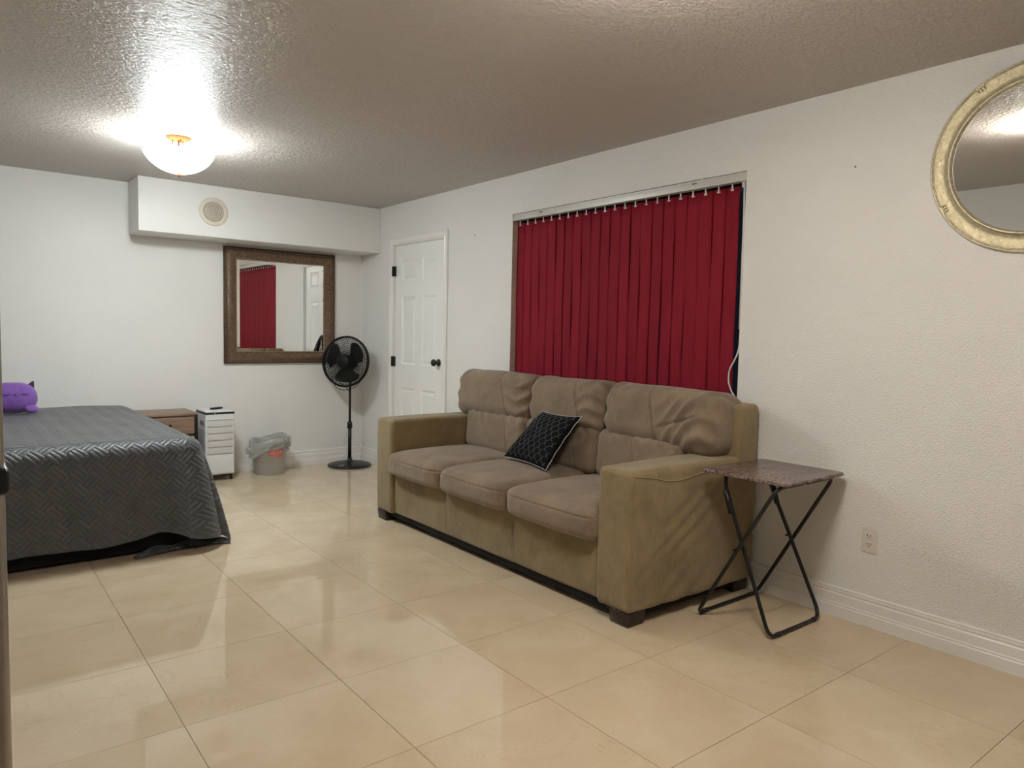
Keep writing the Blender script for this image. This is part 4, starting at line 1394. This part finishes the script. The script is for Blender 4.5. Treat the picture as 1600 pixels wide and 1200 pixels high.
for i, (x, y, nx, ny) in enumerate(per):
    a = arc[i]
    corner = math.exp(-((a-(A_C0+A_C1)/2)/0.17)**2)
    cornw = math.exp(-((a-(A_C0+A_C1)/2+0.03)/0.12)**2)
    z_end = hem(a, x)
    L = BZ-z_end
    for j in range(nt_+1):
        t = j/nt_
        # rounded shoulder for the first part of the drop
        if t < 0.25:
            q = t/0.25*PI/2
            out = -0.07+(0.07+(0.018 if a < 0.45 else 0.020))*math.sin(q)
            zz_ = BZ-0.075*(1-math.cos(q))
            sdist = 0.07*q
        else:
            q = (t-0.25)/0.75
            zz_ = (BZ-0.075)+(z_end-(BZ-0.075))*q
            side = 1 if (a < A_C0+0.02) else 0
            out = 0.020+0.045*q**0.8*(1-0.55*corner)+0.150*corner*q**0.9*(1 if a < A_EDGE else 0.60)
            out += 0.012*math.sin(a*13)*q+0.006*math.sin(a*29+q*3)*q
            if a < 0.7: out = 0.018+(out-0.018)*max(0.0, (a-0.42)/0.28)
            
            sdist = 0.11+(BZ-0.075-zz_)
        # crease at the corner where the quilt edge overlaps
        out -= 0.030*math.exp(-((a-A_EDGE+0.012)/0.010)**2)*min(1, max(0, (t-0.3)*3))
        V.append((x+nx*out, y+ny*out, zz_))
        UV.append((a, sdist+3.0))
nP = len(per)
F = []
for i in range(nP-1):
    for j in range(nt_):
        q = i*(nt_+1)+j
        F.append((q, q+1, q+nt_+2, q+nt_+1))
skirt_n = len(V)
# top field
nxg, nyg = 60, 70
tx_a, tx_b, ty_a, ty_b = BX0+0.0, BX1, BY0, BY1
TV = []; TUV = []
ring_top = [i*(nt_+1) for i in range(nP)]
# concentric fill from the ring inwards (keeps the join exact)
cxq, cyq = (BX0+BX1)/2, BY1-0.02
NR = 40
rings = [ring_top]
for k in range(1, NR+1):
    f = k/NR
    row = []
    for i in range(nP):
        v0 = V[ring_top[i]]
        # shrink towards the centre line of the bed
        tgt = (cxq, min(max(v0[1], BY0+0.75), BY1))
        X_ = v0[0]+(tgt[0]-v0[0])*f; Y_ = v0[1]+(tgt[1]-v0[1])*f
        rise = 0.006*(1-math.exp(-f*12))
        wv = 0.004*math.sin(X_*9+Y_*4)*math.sin(Y_*7)+0.005*math.exp(-(((X_-0.9)*0.8+(Y_-5.2)*0.3)/0.05)**2)
        V.append((X_, Y_, BZ+rise+wv*(1-math.exp(-f*10))))
        UV.append((X_+5, Y_))
        row.append(len(V)-1)
    rings.append(row)
for k in range(NR):
    for i in range(nP-1):
        F.append((rings[k][i], rings[k][i+1], rings[k+1][i+1], rings[k+1][i]))
quilt = obj('quilt', V, F, M_QUILT, bed, uvs=UV, recalc=True)
# head edge of the quilt / sheet
V, F = rbox((BX0+0.05, BY1-0.06, BZ-0.012), (BX1-0.06, BY1-0.004, BZ+0.004), 0.006, n=(20, 1, 1), fn=lambda P, h: P+np.stack([0*P[:, 0], 0*P[:, 0], 0.0025*np.sin(P[:, 0]*30)], 1))
obj('sheet', V, F, M_SHEET, bed)
# corner of the quilt puddling on the floor
def pud(u, v):
    x = 0.80+0.51*u
    yy = 4.285+0.06*u+0.05*math.sin(u*3)+(v-0.5)*0.13*(0.5+0.5*u)
    z = 0.010+0.036*math.sin(PI*v)*math.sin(PI*(0.1+0.85*u))*(1+0.4*math.sin(u*14))+0.008*math.sin(u*20+v*5)*math.sin(PI*v)
    return (x, yy, max(0.003, z))
V, F = grid(pud, 40, 12)
UVp = [(a, b) for a in np.linspace(0, 0.5, 41) for b in np.linspace(0, 0.15, 13)]
obj('quilt_corner', V, F, M_QUILT, quilt, uvs=UVp, recalc=True)

# ------------------------------------------------------------------ purple cat plush
pc = np.array([0.372, 6.02, BZ+0.014])
pl_ = thing('cat_plush', tuple(pc), 'purple cat plush pillow with sleepy face lying on the charcoal bed', 'plush toy')
def egg(c, rx_, ry_, rz_, seg=32, rings_=16, fn=None, e=2.4):
    V = []; F = []
    for i in range(rings_+1):
        ph = -PI/2+PI*i/rings_
        for k in range(seg):
            th = 2*PI*k/seg
            d = np.array([math.cos(ph)*math.cos(th), math.cos(ph)*math.sin(th), math.sin(ph)])
            s_ = (abs(d[0])**e+abs(d[1])**e+abs(d[2])**e)**(-1/e)
            p = d*s_*np.array([rx_, ry_, rz_])
            if fn: p = fn(p)
            V.append(p+np.array(c))
    for i in range(rings_):
        for k in range(seg):
            F.append((i*seg+k, i*seg+(k+1) % seg, (i+1)*seg+(k+1) % seg, (i+1)*seg+k))
    return V, F
V, F = egg(pc+np.array([0, 0, 0.106]), 0.148, 0.100, 0.108, fn=lambda p: p*(1+0.012*math.sin(p[0]*60+p[2]*40)))
body = obj('body', V, F, M_PURPLE, pl_)
for (dx, dz) in ((0.105, 0.030), (-0.105, 0.030)):
    V, F = egg(pc+np.array([dx, -0.080, dz]), 0.040, 0.036, 0.028)
    obj('paw', V, F, M_PURPLE, pl_)
for sx in (1, -1):
    def ear(u, v, sx=sx):
        wdt = 0.034*(1-v)**0.8
        a = 2*PI*u
        return pc+np.array([sx*(0.095+0.030*v)+wdt*math.cos(a)*1.0, 0.0+0.35*wdt*math.sin(a), 0.168+0.055*v])
    V, F = grid(ear, 20, 8)
    obj('ear', V, F, M_EAR, pl_, recalc=True)
# stitched face, turned towards the camera
yf = -0.1005
def facepts(pts): 
    out = []
    for (dx, dz) in pts:
        e = 2.4
        k = max(0, 1-abs(dx/0.148)**e-abs((dz-0.106)/0.108)**e)**(1/e)
        out.append(pc+np.array([dx, -0.100*k-0.0015, dz]))
    return out
for cx_ in (-0.040, 0.070):
    pts = facepts([(cx_+0.022*math.cos(a), 0.142-0.008*math.sin(a)) for a in np.linspace(0.1, PI-0.1, 9)])
    MB().add(*tube(pts, 0.0016, 5)).build('closed_eye', M_EAR, body)
pts = facepts([(0.015+x_, 0.128-0.007*abs(math.sin(x_*230))) for x_ in np.linspace(-0.0135, 0.0135, 15)])
MB().add(*tube(pts, 0.0014, 5)).build('mouth', M_EAR, body)
V, F = egg(facepts([(0.015, 0.136)])[0], 0.005, 0.003, 0.003, 10, 6); obj('nose', V, F, M_EAR, body)

# ------------------------------------------------------------------ refrigerator at the left edge
fg = thing('refrigerator', (-0.32, 1.38, 0), 'grey refrigerator side and door edge at the left edge', 'refrigerator')
FY0 = 1.0
V, F = rbox((-0.66, FY0+0.004, 0.03), (-0.012, 1.72, 1.68), 0.008)
obj('cabinet', V, F, M_FRIDGE, fg)
for (z0, z1) in ((0.05, 1.078), (1.098, 1.675)):
    V, F = rbox((-0.006, FY0, z0), (0.0535, 1.724, z1), 0.012, nr=4)
    dd = obj('door', V, F, M_FRIDGED, fg)
    V, F = box((-0.013, FY0+0.012, z0+0.01), (-0.005, 1.71, z1-0.01))
    obj('door_gasket', V, F, M_BLACKP, dd, smooth=False)
V, F = rbox((-0.004, FY0+0.001, 1.072), (0.058, FY0+0.10, 1.103), 0.006)
tag(obj('hinge', V, F, M_BLACK, fg), 'black hinge between the two doors')
V, F = box((-0.64, FY0+0.03, 0.0005), (-0.03, 1.70, 0.032))
obj('plinth', V, F, M_BLACKP, fg, smooth=False)
